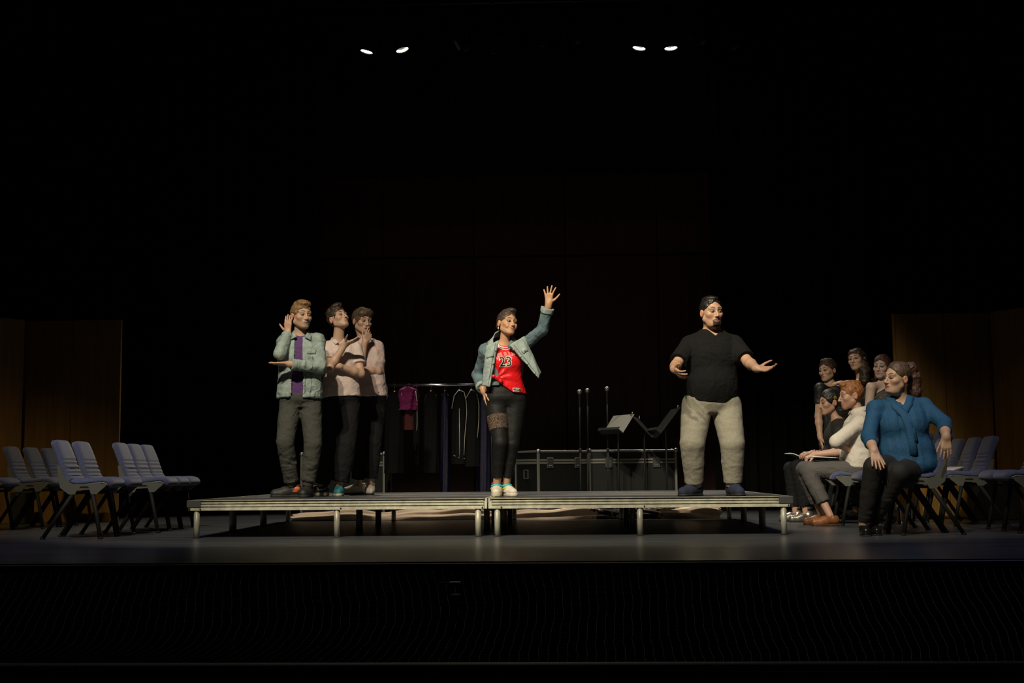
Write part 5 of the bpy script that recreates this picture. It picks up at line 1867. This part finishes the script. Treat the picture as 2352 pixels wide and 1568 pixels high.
    pl_, gl_ = panel([p.P(1170, 793, -.13), p.P(1204, 772, -.08), p.P(1243, 856, -.10), p.P(1237, 868, -.16)], 16, 22, .035, 'front_panel', M_denim, wob=.008)
    # collar
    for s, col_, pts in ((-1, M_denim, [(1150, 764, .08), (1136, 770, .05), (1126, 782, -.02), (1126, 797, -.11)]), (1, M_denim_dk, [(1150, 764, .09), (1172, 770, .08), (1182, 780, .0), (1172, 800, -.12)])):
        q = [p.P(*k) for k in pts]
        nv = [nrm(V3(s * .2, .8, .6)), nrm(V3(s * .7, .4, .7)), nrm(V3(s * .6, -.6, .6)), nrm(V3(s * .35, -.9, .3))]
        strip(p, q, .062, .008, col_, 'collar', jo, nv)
    for k in 'LR':
        b, c = p.el[k], p.wr[k]; e0 = b + (c - b) * .66; e1 = b + (c - b) * .84
        g = Field(); g.add(cone(e0, e1, .056, .058, True, True), 0); g.disp(p.folds(.004, 30, 3)); p.cloth(g, 'rolled_cuff', M_denim, .005, jo)
    for g_, cols in ((gl_, ((0, 3), (1, 8), (1, 13), (1, 19))), (gr_, ((7, 5), (7, 12)))):
        for (i, k) in cols:
            MB().sphere(np.array(g_[i][k]) + V3(0, -.007, 0), .008, 8, 6).build('button', M_btn, jo, True, p.base)
    # pocket flap and stitched edge on the flying panel
    q = [np.array(gl_[i][7]) + V3(0, -.010, 0) for i in range(5, 12)]
    strip(p, q, .036, .006, M_denim, 'pocket_flap', jo, V3(0, -1, 0))
    MB().sphere(np.array(gl_[8][7]) + V3(0, -.018, 0), .008, 8, 6).build('button', M_btn, jo, True, p.base)
    q = [np.array(gr_[i][7]) + V3(0, -.010, 0) for i in range(1, 7)]
    strip(p, q, .030, .006, M_denim, 'pocket_flap', jo, V3(0, -1, 0))
    for g_, i in ((gl_, 3), (gl_, 13), (gr_, 6)):
        MB().tube([np.array(g_[i][k]) + V3(0, -.0055, 0) for k in range(1, len(g_[0]) - 1)], .0022, 5).build('seam', M_denim_dk, jo, True, p.base)
    # strappy colourful shoes
    cols = [mat('pink_strap', (.55, .03, .11), .4, bump=.5, bscale=120), mat('turquoise_strap', (.05, .42, .45), .4, bump=.5, bscale=120), mat('yellow_strap', (.55, .50, .05), .4, bump=.5, bscale=120)]
    for k, gp, yw in (('R', gR, 0), ('L', gL, 28)):
        so, W3 = p.shoe(k, gp, yw, M_shoewhite, M_solecream if k == 'R' else M_shoewhite, .255, .98, -.01, None, sole=.034)
        for i, (y, z, hw_) in enumerate(((-.006, .118, .036), (.030, .098, .040), (.066, .076, .043))):
            pts = [W3(hw_ * math.sin(a), y + .030 * math.cos(a) - .015, z - .010 * math.sin(a) ** 2) for a in np.linspace(-1.9, 1.9, 13)]
            MB().tube(pts, .0125, 8).build('strap', cols[i], so, True, p.base)


# ================================================================== man in black v-neck and grey sweatpants
def man_black():
    p = Person('person', 'stocky bearded man in a black v-neck tee and grey sweatpants, arms out', .30, 1634, HD, 'm', 1.0, 1.06, (.50, .30, .195), 1.14)
    p.body_axes(p.P(1634, 922), p.P(1636, 756, .03), 10)
    p.set_head(p.P(1634, 717, -.03), 20, -2, -2)
    p.sh = {'R': p.P(1584, 792, .02), 'L': p.P(1686, 790, .05)}
    p.el['R'] = p.reach(p.sh['R'], 1553, 838, .29); p.wr['R'] = p.reach(p.el['R'], 1549, 848, .245, True)
    p.el['L'] = p.reach(p.sh['L'], 1719, 832, .29, True); p.wr['L'] = p.reach(p.el['L'], 1739, 846, .245, True)
    p.hands['R'] = dict(dir=(.35, -.75, -.45), palm=(.75, .2, .45), curl=[.35, .3, .3, .3], spread=.12, thumb=.9, thumb_in=.2, bare=.6)
    p.hands['L'] = dict(dir=(.80, -.45, -.10), palm=(-.35, -.30, .8), curl=[.25, .35, .35, .3], spread=.14, thumb=1.0, thumb_in=.3, bare=.6)
    p.hip = {'R': p.P(1601, 935), 'L': p.P(1668, 935, .03)}
    gR, gL = atz(1595, p.Y + .02, HD), atz(1684, p.Y + .0, HD)
    p.an = {'R': gR + V3(0, 0, .09), 'L': gL + V3(0, 0, .09)}
    p.kn = {'R': p.P(1590, 1018, -.10), 'L': p.P(1682, 1018, -.08)}
    p.body(dict(fat=.45, goatee=.95, open=.6, jaw=1.05, brow_col=(.012, .009, .007), liner=(.03, .018, .012), lip=(.36, .14, .12), gaze=(.12, -1, -.08), stubble=.12, neck=1.08))
    p.hair(dict(h=.005, low=.03, line=.004, vol=[((0, .01, .105), (.06, .085, .025))], noise=(.003, 60, (1, .3, 1))), M_hair_blk)
    p.trousers(M_grey, top=.06, rh=.128, rk=.100, ra=.074, end=.93, grow=.028, amp=.0035, cuff=.062, mid=.088, vox=.008)
    belly = [ell(p.T(0, -.055, .22), (.180, .140, .16), p.TR), ell(p.T(0, -.03, .62), (.185, .125, .13), p.TR)]
    f = p.top_field(.016, -.02, .985, .80, (.074, .076), amp=.004, extra=belly, mul=([-.2, 0, .3, 1], [1.06, 1.06, 1.10, 1.0]), sh_r=.052, f1=9)
    f.sub(rbox(p.T(0, -.14, 1.03), (.062, .16, .062), .004, p.TR @ Ry(math.radians(45))), .004)
    neck_cut(p, f, .070, .075, .03, 1.02, -.01)
    fo = p.cloth(f, 't_shirt', M_blk)
    for k in 'LR':
        a, b = p.sh[k], p.el[k]; e0 = a + (b - a) * .755; e1 = a + (b - a) * .81
        g = Field(); g.add(cone(e0, e1, .0785, .0785, True, True), 0); p.cloth(g, 'sleeve_hem', M_blk, .006, fo)
    M_lace_ = mat('blue_lace', (.05, .06, .16), .7)
    p.shoe('R', gR, -42, M_shoenavy, M_soleblk, .30, 1.15, .005, M_lace_, sole=.022)
    p.shoe('L', gL, 12, M_shoenavy, M_soleblk, .29, 1.15, .005, M_lace_, sole=.022)


# ================================================================== seated woman in the teal blouse
def woman_blue():
    p = Person('person', 'seated woman in a teal blue blouse with a high ponytail looking over her shoulder', -.04, 2075, 0.0, 'f', 1.02, 1.06, (.55, .355, .245), 1.22)
    p.body_axes(p.P(2082, 1068, .02), p.P(2066, 914, .03), -8)
    p.set_head(p.P(2060, 869, -.02), -62, 2, 4)
    p.sh = {'R': p.P(2010, 938, .0), 'L': p.P(2121, 932, .05)}
    p.el['R'] = p.reach(p.sh['R'], 1995, 1003, .27, True); p.wr['R'] = p.reach(p.el['R'], 2007, 1034, .235, True)
    p.el['L'] = p.P(2168, 972, -.14); p.wr['L'] = p.P(2173, 1003, -.37)
    p.hands['R'] = dict(dir=(.06, -.55, -.75), palm=(0, .6, -.6), curl=.12, spread=.14, thumb=.5, bare=1.4)
    p.hands['L'] = dict(dir=(-.10, -.25, -1), palm=(0, 1, -.2), curl=.14, spread=.12, thumb=.5, bare=1.4)
    p.hip = {'R': p.P(2052, 1075, .0), 'L': p.P(2108, 1075, .02)}
    p.kn['R'] = p.reach(p.hip['R'], 2008, 1072, .38, True); p.kn['L'] = p.reach(p.hip['L'], 2066, 1086, .40, True)
    gR, gL = atz(1985, p.kn['R'][1] + .16, 0), atz(2003, p.kn['R'][1] + .26, 0)
    p.an = {'R': gR + V3(0, 0, .085), 'L': gL + V3(0, 0, .085)}
    p.body(dict(fem=1, fat=.25, lip=(.50, .035, .035), liner=(.03, .02, .015), liner_f=.85, brow=-.12, brow_col=(.05, .03, .02), iris=(.10, .16, .18), gaze=(.30, -1, .05), blush=1.2))
    p.hair(dict(h=.006, low=.03, line=.006, cw=.086, noise=(.002, 60, (1, .3, 1)), vol=[((0, .02, .10), (.06, .08, .03))]), M_hair_mid)
    pt = p.HL(0, .085, .095)
    f = Field(); q = [p.HL(0, .080, .092), p.HL(0, .130, .085), p.HL(.0, .165, .01), p.HL(.005, .172, -.09), p.HL(.01, .172, -.19)]
    for a, b, r0, r1 in zip(q[:-1], q[1:], (.022, .040, .052, .050), (.040, .052, .050, .030)): f.add(cone(a, b, r0, r1), .03)
    f.disp(p.folds(.010, 26, 2)); f.disp(lambda P: .004 * vnoise(P, 70, 9))
    p.cloth(f, 'ponytail', M_hair_aub, .0065)
    MB().sphere(p.HL(0, .098, .100), (.018, .018, .016), 10, 7).build('hair_tie', M_pearl, p.root, True, p.base)
    p.trousers(mat('brown_black_trousers', (.013, .0115, .010), .8, bump=.2, bscale=90), top=.0, rh=.112, rk=.082, ra=.050, end=.94, grow=.012, amp=.004)
    R = p.TR
    bust = [ell(p.T(s * .075, -.095, .58), (.090, .085, .10), R) for s in (-1, 1)] + [ell(p.T(0, -.04, .20), (.215, .165, .16), R), ell(p.T(.01, -.075, -.02), (.215, .15, .10), R)]
    f = p.top_field(.016, -.14, .985, 1.55, (.060, .058), .052, amp=.004, extra=bust, mul=([-.2, 0, .3, 1], [1.18, 1.14, 1.12, 1.0]), f1=9, sh_r=.050)
    f.sub(rbox(p.T(.01, -.16, 1.03), (.058, .16, .058), .004, R @ Ry(math.radians(45))), .004)
    neck_cut(p, f, .062, .07, .03, 1.02, -.01)
    # long hanging pleats below the cowl
    oo = p.T(0, 0, 0).astype(np.float32); Rm = R.astype(np.float32)

    def pleat(P):
        q = (P - oo) @ Rm
        m = np.clip((-q[:, 1]) / .08, 0, 1) * np.clip(1 - np.abs(q[:, 0]) / .16, 0, 1)
        return -.010 * m * np.sin(q[:, 0] * 75 + 4 * q[:, 2]) ** 3
    f.disp(pleat)
    fo = p.cloth(f, 'blouse', M_blouse, .0072)
    for pts, wd in (([(-.075, .03, 1.06), (-.085, -.05, 1.0), (-.055, -.135, .90), (.00, -.200, .78), (.035, -.235, .60), (.045, -.235, .36), (.04, -.20, .12)], .062), ([(.075, .03, 1.08), (.082, -.04, 1.02), (.060, -.12, .92), (.02, -.165, .84), (-.02, -.19, .76)], .060), ([(.03, -.19, .74), (.065, -.225, .56), (.075, -.22, .34)], .036)):
        q = [p.T(*k) for k in pts]
        nv = [nrm(R @ V3(k[0] * 3, -1 if k[1] < 0 else .3, .5)) for k in pts]
        q = [surfpt(f, a, n) for a, n in zip(q, nv)]
        strip(p, q, wd, .014, M_blouse, 'cowl_drape', fo, nv)
    for gp, yw, k in ((gR, -6, 'R'), (gL, 4, 'L')):
        p.shoe(k, gp, yw, M_patent, M_soleblk, .25, .92, 0, None, sole=.010, low=True, name='ballet_flat')
    MB().lathe(p.wr['L'] + nrm(p.hands['L']['dir']) * .108 - V3(.013, 0, 0), p.hands['L']['dir'], [(.0095, -.002), (.0105, 0), (.0095, .002)], 12).build('ring', M_silver, p.root, True, p.base)


def surfpt(f, a, n, up=.004):
    """move a onto the solid's skin along n"""
    a = np.array(a, float)
    for _ in range(25):
        v = float(f.at([a])[0]); a = a - np.array(n) * np.clip(v, -.03, .03)
        if abs(v) < .001: break
    return a + np.array(n) * up


# ================================================================== seated man, ginger hair
def man_white():
    p = Person('person', 'seated red-haired man in a white shirt with rolled sleeves, arms folded on his lap', 1.86, 1965, 0.0, 'm', .97, 1.08, (.52, .31, .23), voxel=.0032)
    p.body_axes(p.P(1966, 1072), p.P(1976, 944), -84)
    p.set_head(p.P(1955, 908, 0), -86, -6, 0)
    p.sh = {'L': p.P(1974, 972, -.17), 'R': p.P(1970, 972, .17)}
    p.el['L'] = p.reach(p.sh['L'], 1921, 1014, .29, True); p.wr['L'] = p.reach(p.el['L'], 1950, 1034, .20, False)
    p.el['R'] = p.reach(p.sh['R'], 1940, 1036, .28, True); p.wr['R'] = p.reach(p.el['R'], 1871, 1044, .27, True)
    p.hands['R'] = dict(dir=(-1, -.15, -.35), palm=(-.3, .1, -1), curl=[1.0, 1.1, 1.1, 1.1], spread=.02, thumb=.4, thumb_in=.5, bare=.95)
    p.hands['L'] = dict(dir=(.2, .9, .1), palm=(1, -.1, 0), curl=.3, spread=.03, bare=.95)
    p.hip = {'L': p.P(1966, 1080, -.09), 'R': p.P(1964, 1080, .09)}
    p.kn['L'] = p.reach(p.hip['L'], 1853, 1078, .44, True); p.kn['R'] = p.reach(p.hip['R'], 1842, 1078, .44, True)
    p.kn['L'][1] = max(p.kn['L'][1], p.Y - .20); p.kn['R'][1] = p.Y + .06
    gL, gR = atz(1908, p.Y - .18, 0), atz(1889, p.Y + .06, 0)
    p.an = {'L': gL + V3(0, 0, .09), 'R': gR + V3(0, 0, .09)}
    p.body(dict(stubble=.45, stub_col=(.30, .12, .05), brow_col=(.22, .09, .04), lip=(.38, .17, .14), gaze=(0, -1, -.1), nose=1.1, liner_f=.5), legs=True)
    p.hair(dict(h=.007, low=.01, line=-.010, vol=[((0, -.045, .098), (.056, .050, .026)), ((0, .02, .104), (.06, .08, .025))], noise=(.003, 60, (1, 1, 1))), M_hair_red)
    p.trousers(M_chino, top=.10, rh=.098, rk=.076, ra=.062, end=.72, amp=.005)
    f = p.top_field(.020, -.02, .985, 1.04, (.064, .062), .060, amp=.006, mul=([-.2, 0, .2, .5, 1], [1.05, 1.10, 1.15, 1.08, 1.0]), sh_r=.046, f1=14)
    neck_cut(p, f, .056, .066, .03, 1.02, -.02)
    fo = p.cloth(f, 'shirt', M_wshirt, .0065)
    R = p.TR
    for s in (-1, 1):
        pts = [p.T(s * .004, .072, 1.06), p.T(s * .055, .045, 1.06), p.T(s * .068, -.01, 1.03), p.T(s * .050, -.065, 1.0), p.T(s * .022, -.098, .95)]
        nv = [nrm(R @ V3(0, 1, .4)), nrm(R @ V3(s * .8, .5, .6)), nrm(R @ V3(s, -.1, .6)), nrm(R @ V3(s * .7, -.7, .5)), nrm(R @ V3(s * .4, -1, .4))]
        strip(p, pts, .046, .006, M_wshirt, 'collar', fo, nv)
    for k in 'LR':
        b, c = p.el[k], p.wr[k]; e0 = b - (c - b) * .02; e1 = b + (c - b) * .16
        g = Field(); g.add(cone(e0, e1, .062, .060, True, True), 0); g.disp(p.folds(.003, 30, 3)); p.cloth(g, 'rolled_cuff', M_wshirt, .006, fo)
    for k, gp in (('L', gL), ('R', gR)):
        p.shoe(k, gp, -82, M_brownshoe, mat('brown_sole', (.08, .035, .015), .5), .285, .95, -.012, M_brownshoe, sole=.016, name='leather_shoe')
    q = p.P(1893, 1050, -.02)
    ph = MB().bbox((0, 0, 0), (.26, .20, .008), .002, Ry(.06)).build('lap_papers', M_white); ph.location = q + V3(0, 0, .0)
    tag(ph, 'pale sheaf of papers lying on the lap of the man in the white shirt', 'papers')


# ================================================================== seated woman in black lace
def woman_lace():
    p = Person('person', 'seated dark-haired woman in black lace with a flower clip holding an open notebook', 2.76, 1930, 0.0, 'f', .97, 1.06, (.46, .275, .195), voxel=.0038)
    p.body_axes(p.P(1932, 1070), p.P(1922, 961), -76)
    p.set_head(p.P(1906, 924, 0), -76, -6, 0)
    p.sh = {'L': p.P(1928, 990, -.15), 'R': p.P(1912, 990, .15)}
    p.el['L'] = p.reach(p.sh['L'], 1916, 1044, .26, True); p.wr['L'] = p.reach(p.el['L'], 1868, 1040, .225, True)
    p.el['R'] = p.reach(p.sh['R'], 1900, 1044, .26, True); p.wr['R'] = p.reach(p.el['R'], 1858, 1044, .225, True)
    p.hands['L'] = dict(dir=(-1, -.1, -.05), palm=(-.1, .3, -1), curl=[.5, .6, .7, .7], spread=.03, thumb=.5)
    p.hands['R'] = dict(dir=(-1, -.2, -.1), palm=(0, -.2, -1), curl=.4, spread=.03, thumb=.5)
    p.hip = {'L': p.P(1932, 1078, -.08), 'R': p.P(1930, 1078, .08)}
    p.kn['L'] = p.reach(p.hip['L'], 1826, 1072, .43, True); p.kn['R'] = p.reach(p.hip['R'], 1812, 1076, .43, True)
    p.kn['L'][1] = p.Y - .13; p.kn['R'][1] = p.Y + .06
    gL, gR = atz(1852, p.Y - .13, 0), atz(1828, p.Y + .06, 0)
    p.an = {'L': gL + V3(0, 0, .10), 'R': gR + V3(0, 0, .10)}
    p.body(dict(fem=1, lip=(.36, .10, .09), brow_col=(.015, .01, .008), gaze=(0, -1, -.1), liner_f=.8))
    p.hair(dict(h=.010, low=-.01, line=.0, cw=.080, ears=True, noise=(.003, 50, (1, .4, 1)), post=[((.0, .06, .02), (.0, .105, -.10), .075, .070), ((0, .10, -.09), (.01, .125, -.24), .070, .045)]), M_hair_blk, vox=.005)
    m = MB()
    c = p.HL(.082, .020, .040)
    for a in range(6): m.sphere(c + p.HR @ V3(.006, .013 * math.cos(a * 1.047), .013 * math.sin(a * 1.047)), .007, 8, 6)
    m.sphere(c + p.HR @ V3(.01, 0, 0), .006, 8, 6)
    m.build('flower_clip', M_gold, p.root, True, p.base)
    p.trousers(M_navy, top=.05, rh=.088, rk=.070, ra=.055, end=.86, amp=.004, vox=.0075)
    bust = [ell(p.T(s * .06, -.07, .62), (.062, .055, .065), p.TR) for s in (-1, 1)]
    f = p.top_field(.012, -.06, .985, 1.7, (.054, .050), .042, amp=.004, extra=bust)
    neck_cut(p, f, .056, .068, .032, 1.02, -.02)
    p.cloth(f, 'lace_top', M_lacek, .0075)
    for k, gp in (('L', gL), ('R', gR)):
        so, W3 = p.shoe(k, gp, -80, M_silver, M_soleblk, .27, .95, .03, None, sole=.016, name='ankle_boot')
        m = MB(); m.tube([W3(0, -.032, .112), W3(0, -.030, .150)], .041, 16)
        m.build('sock', M_satinb, so, True, p.base)
    MB().lathe(p.wr['L'] - nrm(p.hands['L']['dir']) * .015, p.hands['L']['dir'], [(.030, -.008), (.033, 0), (.030, .008)], 16).build('wrist_watch', M_silver, p.root, True, p.base)
    q = p.P(1836, 1050, -.06)
    nb = thing('notebook', q, 'open notebook held on the knees of the woman in black lace', 'notebook')
    for s in (-1, 1):
        g = [[(s * .13 * u, -.10 + .20 * v, .018 * math.sin(u * 2.6) + .03 * u * (1 if s < 0 else .3)) for v in np.linspace(0, 1, 4)] for u in np.linspace(0, 1, 8)]
        MB().sheet(g, .008).build('pages', M_white, nb, True)
    g = [[(.135 * u, -.103 + .206 * v, .018 * math.sin(abs(u) * 2.6) + .03 * abs(u) * (1 if u < 0 else .3) - .008) for v in np.linspace(0, 1, 4)] for u in np.linspace(-1, 1, 15)]
    MB().sheet(g, .003).build('cover', M_blackmetal, nb, True)


# ================================================================== three women standing behind
def stand(p, pel, nk, yaw, feet, kn=None, legY=(0, 0)):
    p.body_axes(pel, nk, yaw)
    R = p.TR
    p.hip = {k: p.pelvis + R @ V3((.085 if k == 'L' else -.085) * p.s, 0, -.05) for k in 'LR'}
    g = {k: atz(feet[i], p.Y + legY[i], p.zf) for i, k in enumerate('RL')}
    p.an = {k: g[k] + V3(0, 0, .09) for k in 'LR'}
    p.kn = {k: (p.hip[k] + p.an[k]) / 2 + V3(0, -.03, .02) for k in 'LR'}
    return g


def woman_bun():
    p = Person('person', 'standing woman in a black top with dark hair pinned up, a hand on her shoulder', 3.62, 1910, 0.0, 'f', .97, 1.0, (.50, .315, .22), voxel=.0038)
    g = stand(p, p.P(1914, 990), p.P(1907, 881, .02), -38, (1906, 1926))
    p.set_head(p.P(1901, 851), -48, -3, -3)
    p.sh = {'R': p.P(1884, 892, -.06), 'L': p.P(1930, 890, .08)}
    p.el['R'] = p.reach(p.sh['R'], 1880, 956, .265, True); p.wr['R'] = p.reach(p.el['R'], 1884, 1004, .23, True)
    p.el['L'] = p.reach(p.sh['L'], 1942, 956, .265, False); p.wr['L'] = p.reach(p.el['L'], 1938, 1006, .23, True)
    p.hands['R'] = dict(dir=(.1, -.2, -1), palm=(1, 0, 0), curl=.2, bare=.4); p.hands['L'] = dict(dir=(0, -.2, -1), palm=(-1, 0, 0), curl=.2, bare=.4)
    p.body(dict(fem=1, lip=(.36, .08, .07), brow_col=(.02, .014, .01), liner=(.02, .013, .01), gaze=(.1, -1, 0), liner_f=.85))
    p.hair(dict(h=.009, low=.03, line=.0, cw=.080, noise=(.005, 45, (1, 1, 1)), vol=[((0, .09, .03), (.055, .05, .055)), ((0, .0, .105), (.06, .08, .03))]), M_hair_brown)
    p.trousers(M_navy, top=.05, rh=.092, rk=.074, ra=.062, end=.92, amp=.004, vox=.0085)
    f = p.top_field(.012, -.06, .965, .55, (.054, .054), amp=.003, extra=[ell(p.T(s * .06, -.07, .62), (.062, .055, .065), p.TR) for s in (-1, 1)])
    neck_cut(p, f, .085, .09, .035, .985, -.03)
    p.cloth(f, 'black_top', M_satinb, .0075)
    for k, yw in (('R', -40), ('L', -30)): p.shoe(k, g[k], yw, M_patent, M_soleblk, .25, .92, 0, None, sole=.010, low=True, name='flat_shoe')


def woman_curly():
    p = Person('person', 'standing woman in black with long curly dark hair resting a hand on another shoulder', 3.28, 1985, 0.0, 'f', 1.0, 1.02, (.53, .335, .235), voxel=.0038)
    g = stand(p, p.P(1988, 986), p.P(1981, 872, .02), -30, (1966, 2000), legY=(-.25, 0))
    p.set_head(p.P(1968, 827), -36, 6, -8)
    p.sh = {'R': p.P(1957, 887, -.05), 'L': p.P(2006, 884, .08)}
    p.el['R'] = p.reach(p.sh['R'], 1953, 925, .27, True); p.wr['R'] = p.reach(p.el['R'], 1949, 879, .21, False)
    p.el['L'] = p.reach(p.sh['L'], 2014, 946, .27, False); p.wr['L'] = p.reach(p.el['L'], 2010, 996, .23, True)
    p.hands['R'] = dict(dir=(-.9, .1, .1), palm=(-.1, .3, -1), curl=.25, spread=.06, thumb=.5); p.hands['L'] = dict(dir=(0, -.2, -1), palm=(-1, 0, 0), curl=.2)
    p.body(dict(fem=1, lip=(.38, .09, .08), brow_col=(.02, .014, .01), gaze=(.0, -1, 0), liner_f=.8))
    p.hair(dict(h=.010, low=.0, line=.002, cw=.078, part=-.01, noise=(.008, 32, (1, 1, 1)), post=[((.05, .03, -.02), (.065, .01, -.12), .05, .055), ((.055, .03, -.11), (.06, -.02, -.24), .058, .045), ((-.03, .08, -.02), (.02, .09, -.20), .06, .06)]), M_hair_brown, vox=.005)
    p.trousers(M_navy, top=.05, rh=.092, rk=.074, ra=.060, end=.90, amp=.004, vox=.0085)
    f = p.top_field(.012, -.06, .975, 1.8, (.054, .050), .040, amp=.004, extra=[ell(p.T(s * .06, -.07, .62), (.062, .055, .065), p.TR) for s in (-1, 1)])
    neck_cut(p, f, .062, .075, .035, 1.0, -.02)
    p.cloth(f, 'black_top', M_satinb, .0075)
    for k, yw in (('R', -70), ('L', -30)): p.shoe(k, g[k], yw, M_patent, M_soleblk, .25, .95, 0, None, sole=.012, low=True, name='patent_shoe')


def woman_oneshoulder():
    p = Person('person', 'standing woman in a one-shouldered black dress with long dark hair', 2.88, 2030, 0.0, 'f', 1.0, 1.02, (.55, .40, .335), voxel=.0038)
    g = stand(p, p.P(2034, 998), p.P(2031, 878, .02), -24, (2016, 2050), legY=(0, -.08))
    p.set_head(p.P(2026, 843), -34, 0, 3)
    p.sh = {'R': p.P(2001, 889, -.05), 'L': p.P(2060, 887, .06)}
    p.el['R'] = p.reach(p.sh['R'], 1993, 960, .27, True); p.wr['R'] = p.reach(p.el['R'], 1998, 1010, .23, True)
    p.el['L'] = p.reach(p.sh['L'], 2070, 960, .27, False); p.wr['L'] = p.reach(p.el['L'], 2066, 1010, .23, True)
    p.hands['R'] = dict(dir=(.1, -.2, -1), palm=(1, 0, 0), curl=.2, bare=.4); p.hands['L'] = dict(dir=(0, -.2, -1), palm=(-1, 0, 0), curl=.2, bare=.4)
    p.body(dict(fem=1, lip=(.40, .10, .10), brow_col=(.03, .016, .012), gaze=(.1, -1, 0), liner_f=.75, blush=1.3), coarse=.006, hidden=1.0)
    p.hair(dict(h=.010, low=-.01, line=.0, cw=.074, part=.006, ears=False, noise=(.004, 45, (1, .5, .4)), post=[((-.058, .02, .0), (-.068, .03, -.10), .030, .026), ((.058, .03, .0), (.07, .06, -.12), .045, .045), ((0, .07, 0), (.02, .10, -.18), .07, .06)]), M_hair_aub, vox=.005)
    R = p.TR
    f = Field(); f.add(p.torso(.012, -.14, .95), .02)
    for s in (-1, 1): f.add(ell(p.T(s * .062, -.072, .60), (.066, .058, .068), R), .03)
    f.add(cone(p.T(0, 0, -.05), p.T(0, 0, -.80), .165, .20, False, True), .05)
    f.add(cone(p.neck - R[:, 2] * .03, p.sh['L'], .05, .062), .04); f.add(cone(p.sh['L'], p.sh['L'] + (p.el['L'] - p.sh['L']) * .5, .058, .056, False, True), .02)
    f.cut(plane(p.T(-.10, 0, .73), R @ V3(-.62, 0, 1)), .004)
    f.disp(p.folds(.004, 11, 4))
    p.cloth(f, 'black_dress', M_satinb, .0075)
    for k, yw in (('R', -60), ('L', -20)):
        so, W3 = p.shoe(k, g[k], yw, M_patent, M_soleblk, .25, .92, 0, None, sole=.010, low=True, name='strap_shoe')
        strip(p, [W3(x, .012, .085 - 10 * x * x) for x in np.linspace(-.038, .038, 7)], .010, .005, M_patent, 'strap', so, nrm(W3(0, .4, 1) - W3(0, 0, 0)))


import time as _t
for fn_ in (man_denim, man_polo, man_chin, woman_red, man_black, woman_blue, man_white, woman_lace, woman_bun, woman_curly, woman_oneshoulder):
    t0_ = _t.time(); fn_(); print('built', fn_.__name__, round(_t.time() - t0_, 2))
